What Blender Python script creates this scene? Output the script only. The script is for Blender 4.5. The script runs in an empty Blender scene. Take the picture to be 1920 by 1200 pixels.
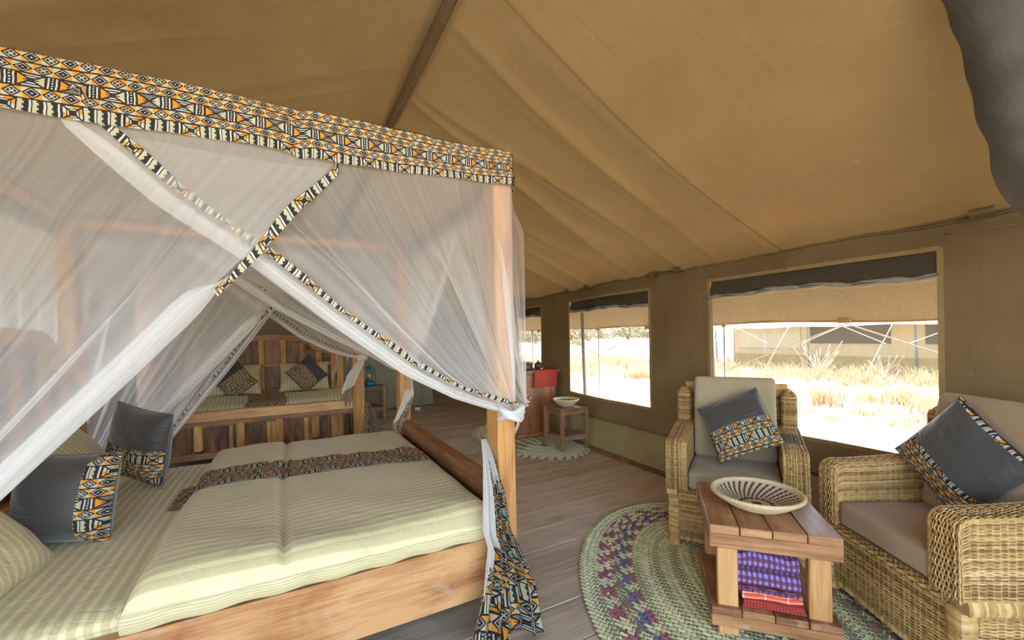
import bpy, math, random
import numpy as np
from mathutils import Matrix, Vector
PI=math.pi
R=np.random.RandomState(7); random.seed(7)
S=bpy.context.scene; COL=S.collection

# ------------------------------------------------------------------ camera
F_PX=786.; ROLL=math.atan(38/1890.); YAW=math.atan(420/786.)
cd=bpy.data.cameras.new('camera'); cam=bpy.data.objects.new('camera',cd); COL.objects.link(cam)
cd.sensor_width=36; cd.lens=F_PX*36/1920; cd.shift_y=29.6/1920; cd.clip_start=.02; cd.clip_end=900
fw=Vector((math.sin(YAW),math.cos(YAW),0)); rt=Vector((math.cos(YAW),-math.sin(YAW),0)); up=Vector((0,0,1))
cr,sr=math.cos(ROLL),math.sin(ROLL)
X=rt*cr-up*sr; Y=rt*sr+up*cr
M=Matrix((X,Y,-fw)).transposed().to_4x4(); M.translation=(0,0,1.40)
cam.matrix_world=M; S.camera=cam
# ------------------------------------------------------------------ light
w=bpy.data.worlds.new('sky'); S.world=w; w.use_nodes=True; nt=w.node_tree
bg=nt.nodes['Background']; sky=nt.nodes.new('ShaderNodeTexSky'); sky.sky_type='NISHITA'; sky.sun_disc=False
sky.sun_elevation=math.radians(62); sky.sun_rotation=math.radians(60); sky.altitude=1200; sky.dust_density=2.5
wm=nt.nodes.new('ShaderNodeMix'); wm.data_type='RGBA'; wm.blend_type='MULTIPLY'; wm.inputs[0].default_value=1.; wm.inputs[7].default_value=(1.12,.99,.83,1)
nt.links.new(sky.outputs[0],wm.inputs[6]); nt.links.new(wm.outputs[2],bg.inputs[0]); bg.inputs[1].default_value=0.50
sl=bpy.data.lights.new('sun','SUN'); sl.energy=5.8; sl.angle=math.radians(1.2); sl.color=(1,.94,.84)
so=bpy.data.objects.new('sun',sl); COL.objects.link(so)
az,el=math.radians(78),math.radians(64)   # from the right of the tent, high
sd=Vector((math.sin(az)*math.cos(el),math.cos(az)*math.cos(el),math.sin(el)))
so.rotation_euler=(-sd).to_track_quat('-Z','Y').to_euler(); so.location=(8,-6,12)
S.view_settings.view_transform='Standard'; S.view_settings.look='None'
S.view_settings.exposure=1.9; S.view_settings.gamma=1; S.view_settings.use_curve_mapping=False
S.cycles.transparent_max_bounces=32; S.cycles.max_bounces=10; S.cycles.diffuse_bounces=6
S.cycles.transmission_bounces=8
try: S.cycles.use_denoising=True
except Exception: pass

# ------------------------------------------------------------------ node helpers
class Nd:
    """expression wrapper over math nodes"""
    t=None
    def __init__(s,sock): s.s=sock
def _m(op,*a,clamp=False):
    n=Nd.t.nodes.new('ShaderNodeMath'); n.operation=op; n.use_clamp=clamp
    for i,x in enumerate(a):
        if isinstance(x,Nd): Nd.t.links.new(x.s,n.inputs[i])
        else: n.inputs[i].default_value=x
    return Nd(n.outputs[0])
for nm,op in (('add','ADD'),('sub','SUBTRACT'),('mul','MULTIPLY'),('truediv','DIVIDE')):
    setattr(Nd,'__%s__'%nm,lambda a,b,op=op:_m(op,a,b)); setattr(Nd,'__r%s__'%nm,lambda a,b,op=op:_m(op,b,a))
gt=lambda a,b:_m('GREATER_THAN',a,b); lt=lambda a,b:_m('LESS_THAN',a,b)
fr=lambda a:_m('FRACT',a); fl=lambda a:_m('FLOOR',a); ab=lambda a:_m('ABSOLUTE',a)
mn=lambda a,b:_m('MINIMUM',a,b); mx=lambda a,b:_m('MAXIMUM',a,b); NOT=lambda a:_m('SUBTRACT',1.,a)
sn=lambda a:_m('SINE',a)
def mixc(f,a,b):
    n=Nd.t.nodes.new('ShaderNodeMix'); n.data_type='RGBA'
    for k,x in ((0,f),(6,a),(7,b)):
        if isinstance(x,Nd): Nd.t.links.new(x.s,n.inputs[k])
        elif k==0: n.inputs[k].default_value=x
        else: n.inputs[k].default_value=(*x[:3],1)
    return Nd(n.outputs[2])
def tex(kind,vec=None,**k):
    n=Nd.t.nodes.new('ShaderNodeTex'+kind)
    for a,b in k.items():
        if a in n.inputs: n.inputs[a].default_value=b
        else: setattr(n,a,b)
    if vec is not None: Nd.t.links.new(vec.s,n.inputs['Vector'])
    return n
def coord(which='UV',scale=None,rot=None,loc=None):
    n=Nd.t.nodes.new('ShaderNodeTexCoord'); o=Nd(n.outputs[which])
    if scale is not None or rot or loc:
        m=Nd.t.nodes.new('ShaderNodeMapping'); Nd.t.links.new(o.s,m.inputs[0])
        if scale is not None: m.inputs['Scale'].default_value=scale
        if rot: m.inputs['Rotation'].default_value=rot
        if loc: m.inputs['Location'].default_value=loc
        o=Nd(m.outputs[0])
    return o
def sep(v):
    n=Nd.t.nodes.new('ShaderNodeSeparateXYZ'); Nd.t.links.new(v.s,n.inputs[0]); return [Nd(o) for o in n.outputs]
def comb(x,y,z=0.):
    n=Nd.t.nodes.new('ShaderNodeCombineXYZ')
    for i,a in enumerate((x,y,z)):
        if isinstance(a,Nd): Nd.t.links.new(a.s,n.inputs[i])
        else: n.inputs[i].default_value=a
    return Nd(n.outputs[0])
def ramp(f,stops):
    n=Nd.t.nodes.new('ShaderNodeValToRGB'); e=n.color_ramp.elements
    while len(e)<len(stops): e.new(.5)
    for q,(p,c) in zip(e,stops): q.position=p; q.color=(*c,1)
    Nd.t.links.new(f.s,n.inputs[0]); return Nd(n.outputs[0])
def newmat(name):
    m=bpy.data.materials.new(name); m.use_nodes=True; Nd.t=m.node_tree; return m,m.node_tree.nodes['Principled BSDF']
def setc(inp,c):
    if isinstance(c,Nd): Nd.t.links.new(c.s,inp)
    elif isinstance(c,(tuple,list)): inp.default_value=(*c,1)
    else: inp.default_value=c
def bump(b,h,dist=.002,st=.5):
    n=Nd.t.nodes.new('ShaderNodeBump'); n.inputs['Distance'].default_value=dist; n.inputs['Strength'].default_value=st
    Nd.t.links.new(h.s,n.inputs['Height']); Nd.t.links.new(n.outputs[0],b.inputs['Normal'])
def rnd():
    n=Nd.t.nodes.new('ShaderNodeObjectInfo'); return Nd(n.outputs['Random'])
def plain(name,c,rough=.6,metal=0,**k):
    m,b=newmat(name); setc(b.inputs['Base Color'],c); b.inputs['Roughness'].default_value=rough; b.inputs['Metallic'].default_value=metal
    for a,v in k.items(): b.inputs[a].default_value=v
    return m
def trans_mix(b,c,f,extra=None):
    """mix a translucent lobe and optional transparency over the principled"""
    t=Nd.t; tr=t.nodes.new('ShaderNodeBsdfTranslucent'); setc(tr.inputs[0],c)
    mixn=t.nodes.new('ShaderNodeMixShader'); mixn.inputs[0].default_value=f
    t.links.new(b.outputs[0],mixn.inputs[1]); t.links.new(tr.outputs[0],mixn.inputs[2]); o=mixn.outputs[0]
    if extra is not None:
        tp=t.nodes.new('ShaderNodeBsdfTransparent'); m2=t.nodes.new('ShaderNodeMixShader')
        setc(m2.inputs[0],extra); t.links.new(tp.outputs[0],m2.inputs[1]); t.links.new(o,m2.inputs[2]); o=m2.outputs[0]
    t.links.new(o,t.nodes['Material Output'].inputs[0])

def wood(name,dark,mid,light,gs=1.,rough=.55,stain=None,blot=.5,knots=False):
    m,b=newmat(name); r=rnd(); uv=coord('UV'); u,v,_=sep(uv)
    vec=comb(u*(1.6*gs)+r*37.,v*(26.*gs)+r*11.,r*5.)
    n1=Nd(tex('Noise',vec,Scale=1.,Detail=6.,Roughness=.62,Distortion=.6).outputs[0])
    n2=Nd(tex('Noise',comb(u*2.2+r*9.,v*4.5,r*3.),Scale=1.,Detail=3.,Distortion=1.2).outputs[0])
    n3=Nd(tex('Noise',comb(u*9.*gs+r*9.,v*160.*gs,r*3.),Scale=1.,Detail=3.).outputs[0])
    f=n1*.6+n2*blot+n3*.34-.13*(blot+.5)-.09+(r-.5)*.16
    c=ramp(f,[(.28,dark),(.5,mid),(.72,light)])
    if knots:
        vo=Nd(tex('Voronoi',comb(u*2.1+r*31.,v*4.6+r*17.,0.),Scale=1.).outputs['Distance'])
        c=mixc(_m('MULTIPLY',.20-vo+n1*.08,6.,clamp=True)*.55,c,[q*.35 for q in mid])
    if stain:
        k=Nd(tex('Noise',comb(u*5.+r*20.,v*7.,1.),Scale=1.,Detail=4.,Distortion=1.5).outputs[0])
        c=mixc(_m('MULTIPLY',gt(k,.6),(k-.6)*6.,clamp=True)*.7,c,stain)
    setc(b.inputs['Base Color'],c); b.inputs['Roughness'].default_value=rough
    bump(b,n1*.7+n3*.5,.0015,.5); return m

def mudcloth_group():
    g=bpy.data.node_groups.new('mudcloth','ShaderNodeTree')
    g.interface.new_socket('Vector',in_out='INPUT',socket_type='NodeSocketVector')
    g.interface.new_socket('Color',in_out='OUTPUT',socket_type='NodeSocketColor')
    Nd.t=g; gi=g.nodes.new('NodeGroupInput'); go=g.nodes.new('NodeGroupOutput')
    u0,v0,_=sep(Nd(gi.outputs[0]))
    # slight hand drawn wobble
    wob=Nd(tex('Noise',comb(u0*30.,v0*30.,0.),Scale=1.,Detail=1.).outputs[0])
    u=u0+(wob-.5)*.006; v=v0-(wob-.5)*.005
    K=(.028,.024,.022); W=(.66,.66,.66); O=(.86,.34,.025); C=(.60,.58,.41)
    vc=fr(v/.275)*.275
    def diamonds(vl,h,off,cw=.056):
        t=u/cw+off; ci=fl(t); par=fr(ci*.5)*2.
        lx=ab(fr(t)*2.-1.); sy=vl/h*2.-1.; ly=ab(sy); d=lx+ly
        lxs=fr(t)*2.-1.
        cross=mx(mx(lt(ab(lxs+sy),.13),lt(ab(lxs-sy),.13)),lt(d,.14))
        dot=lt(lxs*lxs+sy*sy,.012)
        third=lt(fr((ci+.5)/5.),.2)
        cc=mixc(third,C,O)
        inner=mixc(par,mixc(cross,K,cc),mixc(dot,K,W))
        tri=_m('ABSOLUTE',par-gt(sy,0.)); tric=mixc(tri,C,O)
        c=mixc(gt(d,.50),inner,K); c=mixc(gt(d,.60),c,W); c=mixc(gt(d,.72),c,K); 
        return mixc(gt(d,1.0)*lt(ab(sy),.86),c,tric)
    # row D (0-.065)
    t=u/.19; x=fr(t)
    lx=x/.36*2.-1.; sy=vc/.065*2.-1.; a=ab(lx); b_=ab(sy); m_=mx(a,b_)
    q=gt(lx*sy,0.)
    sq=mixc(gt(m_,.34),K,C); sq=mixc(gt(m_,.5),sq,K); sq=mixc(gt(m_,.6),sq,mixc(q,W,O)); sq=mixc(gt(m_,.86),sq,K)
    sq=mixc(lt(ab(a-b_),.13),sq,K)
    s=fr((x-.36)/.64*9.); key=lt(fr((x-.36)/.64*3.+gt(fr(vc/.0215),.5)*.12),.42)
    zone=lt(fr((x-.36)/.64*3.),.62)
    st=mixc(lt(ab(s-.5),.24),K,W); st=mixc(zone,st,mixc(key,K,C))
    rd=mixc(lt(x,.36),st,sq)
    # row B (.115-.175)
    t=u/.118; x=fr(t); par=fr(fl(t)*.5)*2.
    lx=x/.68*2.-1.; sy=(vc-.115)/.06*2.-1.; a=ab(lx); b_=ab(sy)
    side=gt(a,b_+.15)*lt(a,.92); topb=gt(b_,a+.15)*lt(b_,.86)
    dots=gt(_m('MULTIPLY',sn(u*900.),sn(v*900.)),.25)
    lsh=lt(ab(fr(mx(a,b_)*3.+.2)-.5),.25)
    tb=mixc(par,mixc(dots,K,W),mixc(lsh,K,W))
    bow=mixc(side,K,mixc(gt(lx,0.),O,C)); bow=mixc(lt(b_,.07)*lt(a,.55),bow,K); bow=mixc(topb,bow,tb)
    xs=(x-.68)/.32; stp=mixc(mx(lt(ab(xs-.2),.07),lt(ab(xs-.8),.07)),K,W)
    stp=mixc(lt(ab(xs-.5),.07)*lt(fr(vc/.012),.5),stp,W)
    rb=mixc(lt(x,.68),stp,bow)
    rc=diamonds(vc-.065,.05,0.); ra=diamonds(vc-.175,.05,.5); ra2=diamonds(vc-.225,.05,.1)
    c=mixc(gt(vc,.065),rd,rc); c=mixc(gt(vc,.115),c,rb); c=mixc(gt(vc,.175),c,ra); c=mixc(gt(vc,.225),c,ra2)
    ln=None
    for e in (.0,.065,.115,.175,.225,.275):
        k=lt(ab(vc-e),.0028); ln=k if ln is None else mx(ln,k)
    c=mixc(ln,c,K)
    g.links.new(c.s,go.inputs[0]); return g
MUD=mudcloth_group()
def mud(vec):
    n=Nd.t.nodes.new('ShaderNodeGroup'); n.node_tree=MUD; Nd.t.links.new(vec.s,n.inputs[0]); return Nd(n.outputs[0])
def printmat(name,scale=1.,swap=False,trans=.25,alpha=None):
    m,b=newmat(name); uv=coord('UV'); u,v,_=sep(uv); 
    vec=comb(v*(1/scale),u*(1/scale)) if swap else comb(u*(1/scale),v*(1/scale))
    c=mud(vec); setc(b.inputs['Base Color'],c); b.inputs['Roughness'].default_value=.8
    bump(b,Nd(tex('Noise',uv,Scale=14.,Detail=3.).outputs[0]),.012,.5)
    trans_mix(b,c,trans,alpha); return m
def canvas(name,c1,c2,trans=.35,ns=2.5,bd=.006,tc=None):
    m,b=newmat(name); o=coord('Object')
    n=Nd(tex('Noise',o,Scale=ns,Detail=6.,Roughness=.65).outputs[0]); f2=Nd(tex('Noise',o,Scale=ns*9,Detail=3.).outputs[0])
    c=mixc(_m('MULTIPLY',n-.25,2.,clamp=True),c1,c2); c=mixc(gt(f2,.72)*.25,c,[min(1,q*1.5) for q in c2])
    setc(b.inputs['Base Color'],c); b.inputs['Roughness'].default_value=.75
    wv=Nd(tex('Noise',coord('Object',(1,1,1)),Scale=420.,Detail=1.).outputs[0])
    wk=Nd(tex('Noise',coord('Object',(.9,5.,1.)),Scale=1.2,Detail=5.,Distortion=.8).outputs[0])
    bump(b,n*1.+wk*1.5+f2*.12+wv*.03,bd*1.3,.5); trans_mix(b,tc or c,trans); return m

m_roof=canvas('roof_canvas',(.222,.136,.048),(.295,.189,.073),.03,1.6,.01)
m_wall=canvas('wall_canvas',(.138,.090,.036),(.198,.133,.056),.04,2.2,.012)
m_back=canvas('grey_green_canvas',(.30,.28,.20),(.38,.35,.25),.06,2.)
m_skirt=canvas('skirt_canvas',(.205,.155,.066),(.29,.225,.10),.05,3.,.012)
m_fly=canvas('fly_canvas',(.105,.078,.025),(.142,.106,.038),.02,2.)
m_hem=canvas('hem_webbing',(.27,.18,.07),(.34,.23,.095),.05,8.)
m_black=canvas('black_blind_canvas',(.018,.017,.015),(.03,.028,.025),.05,5.,.02)
m_greyroll=canvas('grey_blind_edge',(.30,.28,.22),(.42,.39,.31),.15,8.,.02)
m_floor=wood('weathered_floor_boards',(.40,.315,.215),(.58,.485,.35),(.72,.62,.48),.8,.5,blot=.35,knots=True)
m_floorl=wood('gap_light_board_edge',(.45,.34,.22),(.6,.47,.32),(.7,.56,.4))
m_post=wood('golden_post_wood',(.34,.15,.045),(.57,.29,.095),(.70,.40,.16),.8,.45,blot=.25)
m_rail=wood('rough_rail_wood',(.17,.06,.02),(.38,.165,.058),(.57,.31,.13),.9,.5,stain=(.52,.38,.27),blot=.9)
m_beam=wood('dark_beam_wood',(.10,.045,.02),(.24,.11,.045),(.42,.21,.085),.9,.45,blot=.5)
m_panel=wood('dark_panel_wood',(.025,.010,.004),(.085,.034,.012),(.26,.11,.032),.9,.42,blot=.7)
m_stile=wood('amber_stile_wood',(.15,.06,.015),(.42,.20,.055),(.68,.39,.13),.9,.45,blot=.5)
m_table=wood('table_wood',(.12,.048,.02),(.32,.145,.062),(.52,.28,.13),.9,.38,stain=(.55,.38,.22),blot=.55)
m_tleg=wood('table_leg_wood',(.38,.17,.055),(.60,.32,.12),(.70,.42,.19),.8,.45,blot=.35)
m_chest=wood('chest_wood',(.17,.06,.025),(.34,.145,.06),(.48,.23,.10),.9,.5,blot=.45)
m_stool=wood('stool_wood',(.16,.08,.04),(.34,.19,.095),(.50,.31,.17),1.,.55,blot=.4)
m_stoolt=wood('dark_stool_top_wood',(.10,.06,.045),(.22,.14,.10),(.34,.27,.24),1.,.4,blot=.6)
m_print=printmat('mudcloth_print'); m_print2=printmat('mudcloth_print_across',1.,True)
m_val=printmat('valance_print',.80); m_prints=printmat('small_mudcloth_print',.82); m_printf=printmat('ruffle_print',1.05,False,.3)
m_flap=canvas('dark_grey_flap_canvas',(.045,.042,.034),(.10,.095,.078),.02,3.,.02)
def fabric(name,c1,c2,sc=300.,rough=.85,sheen=.2,bd=.0015,wr=0):
    m,b=newmat(name); uv=coord('UV'); n=Nd(tex('Noise',uv,Scale=sc,Detail=2.).outputs[0])
    setc(b.inputs['Base Color'],mixc(n,c1,c2)); b.inputs['Roughness'].default_value=rough; b.inputs['Sheen Weight'].default_value=sheen
    h=n
    if wr: h=n*.1+Nd(tex('Noise',coord('UV',(1,3,1)),Scale=5.,Detail=5.,Distortion=1.).outputs[0]); bd=wr
    bump(b,h,bd,.6); return m
m_darkc=fabric('charcoal_cotton',(.036,.034,.035),(.056,.054,.055),200.,.55,.5,wr=.02)
m_cush=fabric('taupe_linen',(.34,.265,.165),(.44,.355,.235),500.,.95,.2)
m_cushn=fabric('brown_linen',(.37,.265,.165),(.47,.345,.225),500.,.95,.2)
def stripes(name,axis,per=.042):
    m,b=newmat(name); uv=coord('UV'); u,v,_=sep(uv); q=(u if axis==0 else v)
    nz=Nd(tex('Noise',uv,Scale=4.,Detail=2.).outputs[0])
    t=fr(q/per+nz*.15); k=_m('MULTIPLY',ab(t-.5)-.17,14.,clamp=True)
    fine=Nd(tex('Noise',uv,Scale=400.).outputs[0])
    c=mixc(k,(.70,.62,.36),(.52,.445,.24)); c=mixc(fine*.25,c,(.70,.62,.42))
    setc(b.inputs['Base Color'],c); b.inputs['Sheen Weight'].default_value=.15
    setc(b.inputs['Roughness'],k*.3+.45)
    bump(b,Nd(tex('Noise',coord('UV',(2,2,1)),Scale=3.,Detail=6.,Roughness=.6,Distortion=1.3).outputs[0]),.03,.5); return m
m_strU=stripes('khaki_satin_stripe_a',0); m_strV=stripes('khaki_satin_stripe_b',1)
def netmat(name,a0,a1,c=(.90,.90,.90)):
    m,b=newmat(name); uv=coord('UV'); u,v,_=sep(uv)
    setc(b.inputs['Base Color'],c); b.inputs['Roughness'].default_value=.8
    n=Nd(tex('Noise',comb(u*30.,v*1.2),Scale=1.,Detail=3.).outputs[0])
    al=_m('ADD',(n-.5)*.22+a0,v*(a1-a0),clamp=True)   # v grows to the gathered end: the weave packs tighter
    trans_mix(b,c,.55,al); return m
m_net=netmat('white_net',.355,.62); m_hemn=netmat('white_net_hem',.72,.92); m_nettail=netmat('white_net_gathered',.93,.98)
m_screen,b=newmat('insect_screen'); setc(b.inputs['Base Color'],(.55,.42,.24)); 
_u,_v,_=sep(coord('UV')); n=Nd(tex('Noise',comb(_u*90.,_v*4.),Scale=1.,Detail=2.).outputs[0])
trans_mix(b,(.55,.42,.24),.5,_m('MULTIPLY',n,.30,clamp=True))
def wickermat(name,g=1.,patch=False):
    m,b=newmat(name); o=coord('Object'); 
    n=Nd(tex('Noise',o,Scale=38.,Detail=3.).outputs[0]); n2=Nd(tex('Noise',o,Scale=4.,Detail=2.).outputs[0])
    at=Nd.t.nodes.new('ShaderNodeAttribute'); at.attribute_name='tone'; tn=Nd(at.outputs['Fac'])
    f=n*.45+n2*.2+tn*.5-.1
    c=ramp(f,[(.2,(.20*g,.115*g,.042*g)),(.42,(.45*g,.275*g,.095*g)),(.6,(.64*g,.43*g,.17*g)),(.8,(.78*g,.59*g,.29*g))])
    if patch:
        x,y,z=sep(o); k=_m('MULTIPLY',(y-.17)*9.,(.43-y)*9.,clamp=True)
        k=_m('MULTIPLY',k+(n-.5)*.8,gt(x,.62),clamp=True); k=k*gt(z,.6)
        c=mixc(k*.85,c,(.10,.09,.08))
    setc(b.inputs['Base Color'],c); b.inputs['Roughness'].default_value=.55; return m
m_wick=wickermat('straw_wicker'); m_wickg=wickermat('shaded_weathered_straw_wicker',.86,True)  # second copy: shade of the window chair in its colour, plus weathered patch
m_wcore=plain('wicker_core',(.22,.14,.058),.8)  # dark colour puts shade into the gaps of the weave
m_wrap=wickermat('cane_wrap'); 

# ------------------------------------------------------------------ mesh helpers
def mk(name,V,Fc,mat,parent=None,uv=None,smooth=False,loopuv=None,mi=None,tone=None):
    me=bpy.data.meshes.new(name); V=np.asarray(V,float)
    me.from_pydata(V.tolist(),[],Fc.tolist() if isinstance(Fc,np.ndarray) else Fc)
    mats=mat if isinstance(mat,(list,tuple)) else [mat]
    for q in mats: me.materials.append(q)
    L=me.uv_layers.new(name='UVMap')
    n=len(me.loops); vi=np.empty(n,int); me.loops.foreach_get('vertex_index',vi)
    if uv is None and loopuv is None: loopuv=boxuv(me,V)
    d=np.asarray(uv)[vi] if loopuv is None else loopuv
    L.data.foreach_set('uv',np.asarray(d,float).ravel())
    if smooth: me.polygons.foreach_set('use_smooth',[True]*len(me.polygons))
    if mi is not None: me.polygons.foreach_set('material_index',list(mi))
    if tone is not None:
        a=me.attributes.new('tone','FLOAT','POINT'); a.data.foreach_set('value',np.asarray(tone,float))
    me.update()
    o=bpy.data.objects.new(name,me); COL.objects.link(o)
    if parent is not None: o.parent=parent
    return o
def boxuv(me,V):
    out=np.zeros((len(me.loops),2)); ext=V.max(0)-V.min(0); la=int(np.argmax(ext))
    for p in me.polygons:
        n=np.abs(np.array(p.normal)); k=int(np.argmax(n)); ax=[a for a in range(3) if a!=k]
        if la in ax: ax=[la]+[a for a in ax if a!=la]
        for li in p.loop_indices:
            v=V[me.loops[li].vertex_index]; out[li]=(v[ax[0]],v[ax[1]]+v[k]*.3)
    return out
def cbox(x0,y0,z0,x1,y1,z1,b=.004):
    """chamfered box: verts, faces"""
    b=min(b,.3*min(abs(x1-x0),abs(y1-y0),abs(z1-z0)))
    V=[];idx={}
    c=[((x0,x1)[i],(y0,y1)[j],(z0,z1)[k]) for i in (0,1) for j in (0,1) for k in (0,1)]
    sg=[(1 if i else -1,1 if j else -1,1 if k else -1) for i in (0,1) for j in (0,1) for k in (0,1)]
    for n,(p,s) in enumerate(zip(c,sg)):
        for a in range(3):
            q=[p[t]-(0 if t==a else s[t]*b) for t in range(3)]; idx[(n,a)]=len(V); V.append(q)
    f=lambda n,a:idx[(n,a)]
    F=[]
    def face(l): 
        P=np.array([V[i] for i in l]); ct=P.mean(0)-np.array([(x0+x1)/2,(y0+y1)/2,(z0+z1)/2])
        nn=np.cross(P[1]-P[0],P[2]-P[0])
        F.append(tuple(l) if nn@ct>0 else tuple(l[::-1]))
    for a,ds in ((0,(1,2)),(1,(0,2)),(2,(0,1))):
        w={0:4,1:2,2:1}
        for s in (0,1):
            base=s*w[a]; l=[base,base+w[ds[0]],base+w[ds[0]]+w[ds[1]],base+w[ds[1]]]
            face([f(n,a) for n in l])
    w={0:4,1:2,2:1}
    for e in range(3):      # edges along axis e
        o=[t for t in range(3) if t!=e]
        for s1 in (0,1):
            for s2 in (0,1):
                n0=s1*w[o[0]]+s2*w[o[1]]; n1=n0+w[e]
                face([f(n0,o[0]),f(n1,o[0]),f(n1,o[1]),f(n0,o[1])])
    for n in range(8): face([f(n,0),f(n,1),f(n,2)])
    return np.array(V),F
def box(name,p0,p1,mat,parent=None,b=.004,rot=0,piv=None,jit=0):
    V,F=cbox(*p0,*p1,b)
    if jit: V=V+R.uniform(-jit,jit,V.shape)
    if rot:
        c=np.array(piv if piv is not None else [(p0[0]+p1[0])/2,(p0[1]+p1[1])/2,0])
        ca,sa=math.cos(rot),math.sin(rot); D=V-c; V=np.stack([D[:,0]*ca-D[:,1]*sa,D[:,0]*sa+D[:,1]*ca,D[:,2]],1)+c
    return mk(name,V,F,mat,parent)
def merge(parts):
    V=[];F=[];o=0
    for v,f in parts:
        V.append(np.asarray(v)); F+= [tuple(int(i)+o for i in q) for q in f]; o+=len(v)
    return np.concatenate(V),F
def tube(P,r,n=8,cap=True,closed=False):
    P=np.asarray(P,float); m=len(P); r=np.broadcast_to(np.asarray(r,float),(m,)) 
    T=np.gradient(P,axis=0) if not closed else np.roll(P,-1,0)-np.roll(P,1,0)
    T/=np.linalg.norm(T,axis=1)[:,None]+1e-9
    ref=np.array([0,0,1.]) if abs(T[0][2])<.9 else np.array([1.,0,0])
    N=np.cross(T,ref); N/=np.linalg.norm(N,axis=1)[:,None]+1e-9; B=np.cross(T,N)
    a=np.arange(n)/n*2*PI
    V=(P[:,None]+r[:,None,None]*(N[:,None]*np.cos(a)[None,:,None]+B[:,None]*np.sin(a)[None,:,None])).reshape(-1,3)
    F=[]
    for i in range(m if closed else m-1):
        j=(i+1)%m
        for k in range(n): F.append((i*n+k,i*n+(k+1)%n,j*n+(k+1)%n,j*n+k))
    if cap and not closed: F.append(tuple(range(n))[::-1]); F.append(tuple((m-1)*n+k for k in range(n)))
    return V,F
def gridF(nu,nv,wrapu=False):
    i=np.arange(nu if wrapu else nu-1)[:,None]; j=np.arange(nv-1)[None]; i2=(i+1)%nu
    return np.stack([i*nv+j,i2*nv+j,i2*nv+j+1,i*nv+j+1],-1).reshape(-1,4)
def grid(name,fn,nu,nv,mat,parent=None,uvs=(1,1),mask=None,smooth=True,wrapu=False,uvfn=None,mi=None,us=None,vs=None):
    us=np.linspace(0,1,nu) if us is None else np.asarray(us); vs=np.linspace(0,1,nv) if vs is None else np.asarray(vs)
    U,Vv=np.meshgrid(us,vs,indexing='ij'); P=fn(U,Vv); P=np.stack(np.broadcast_arrays(*P),-1).reshape(-1,3)
    F=gridF(len(us),len(vs),wrapu)
    if mask is not None:
        uc=(us[:-1]+us[1:])/2; vcn=(vs[:-1]+vs[1:])/2; k=mask(*np.meshgrid(uc,vcn,indexing='ij')).ravel(); F=F[k]
    uv=np.stack([U*uvs[0],Vv*uvs[1]],-1).reshape(-1,2) if uvfn is None else np.stack(np.broadcast_arrays(*uvfn(U,Vv)),-1).reshape(-1,2)
    return mk(name,P,F,mat,parent,uv=uv,smooth=smooth,mi=mi)
def lathe(prof,n=32):
    prof=np.asarray(prof,float); a=np.arange(n)/n*2*PI
    V=np.stack([prof[None,:,0]*np.cos(a)[:,None],prof[None,:,0]*np.sin(a)[:,None],np.broadcast_to(prof[None,:,1],(n,len(prof)))],-1).reshape(-1,3)
    return V,gridF(n,len(prof),True)
def thing(name,label,cat,loc=(0,0,0),rz=0,group=None,kind=None):
    o=bpy.data.objects.new(name,None); COL.objects.link(o); o.location=loc; o.rotation_euler=(0,0,rz); o.empty_display_size=.1
    o['label']=label; o['category']=cat
    if group: o['group']=group
    if kind: o['kind']=kind
    return o
def tag(o,label,cat,group=None):
    o['label']=label; o['category']=cat
    if group: o['group']=group
    return o
def struct(o,label=None): 
    o['kind']='structure'
    if label: o['label']=label
    return o
def semp(name,label=None): 
    o=bpy.data.objects.new(name,None); COL.objects.link(o); o['kind']='structure'
    if label: o['label']=label
    return o
def dup(root,loc,rz,label):
    r=root.copy(); COL.objects.link(r); r.location=loc; r.rotation_euler=(0,0,rz); r['label']=label
    for ch in list(root.children):
        c=ch.copy(); COL.objects.link(c); c.parent=r
        for g in list(ch.children):
            d=g.copy(); COL.objects.link(d); d.parent=c
    return r
_ph=R.uniform(0,6.28,(40,)); _fq=R.uniform(.6,1.6,(40,))
def wob(x,y,f=1.,k=0):    # cheap smooth 2D noise
    s=0
    for i in range(6):
        j=(k*6+i)%40; s=s+np.sin(x*f*_fq[j]*(1+i*.7)+_ph[j]+y*f*.8*_fq[(j+7)%40]*(1+i*.5)+_ph[(j+3)%40])/(1+i)
    return s/2.4
sst=lambda a,b,x:(lambda t:t*t*(3-2*t))(np.clip((x-a)/(b-a),0,1))

# ================================================================== STRUCTURE
RX,RZ=.766,3.18; XL=-2.3; Y0,Y1=-1.0,13.5
def Xw(y): return np.interp(y,[-9,3.8,5,6.2,8,13,20],[3.28,3.28,3.42,3.44,3.6,4.05,4.3])
WINS=[(.95,2.45),(3.13,4.68),(5.47,6.34)]; WZ0,WZ1=.62,1.85
def wallx(y,z):
    b=.022*wob(y*2.2,z*1.6,1.,1)*np.clip(z/.6,0,1)
    b=b-.010*np.abs(np.sin(y*9.+2*wob(y,z*.4,1.,2)))*sst(1.80,1.98,z)     # gathers under the eave
    b=b+.03*np.exp(-((z-1.98)/.05)**2)
    for s in (1.78,3.02,4.8): b=b-.018*np.exp(-((y-s)/.03)**2)*sst(1.55,1.95,z)
    b=b-.05*sst(.42,.0,z)*(1+.3*np.sin(y*6.3+2*z)+.2*wob(y*5,z,1.,4))
    return Xw(y)+b
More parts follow.
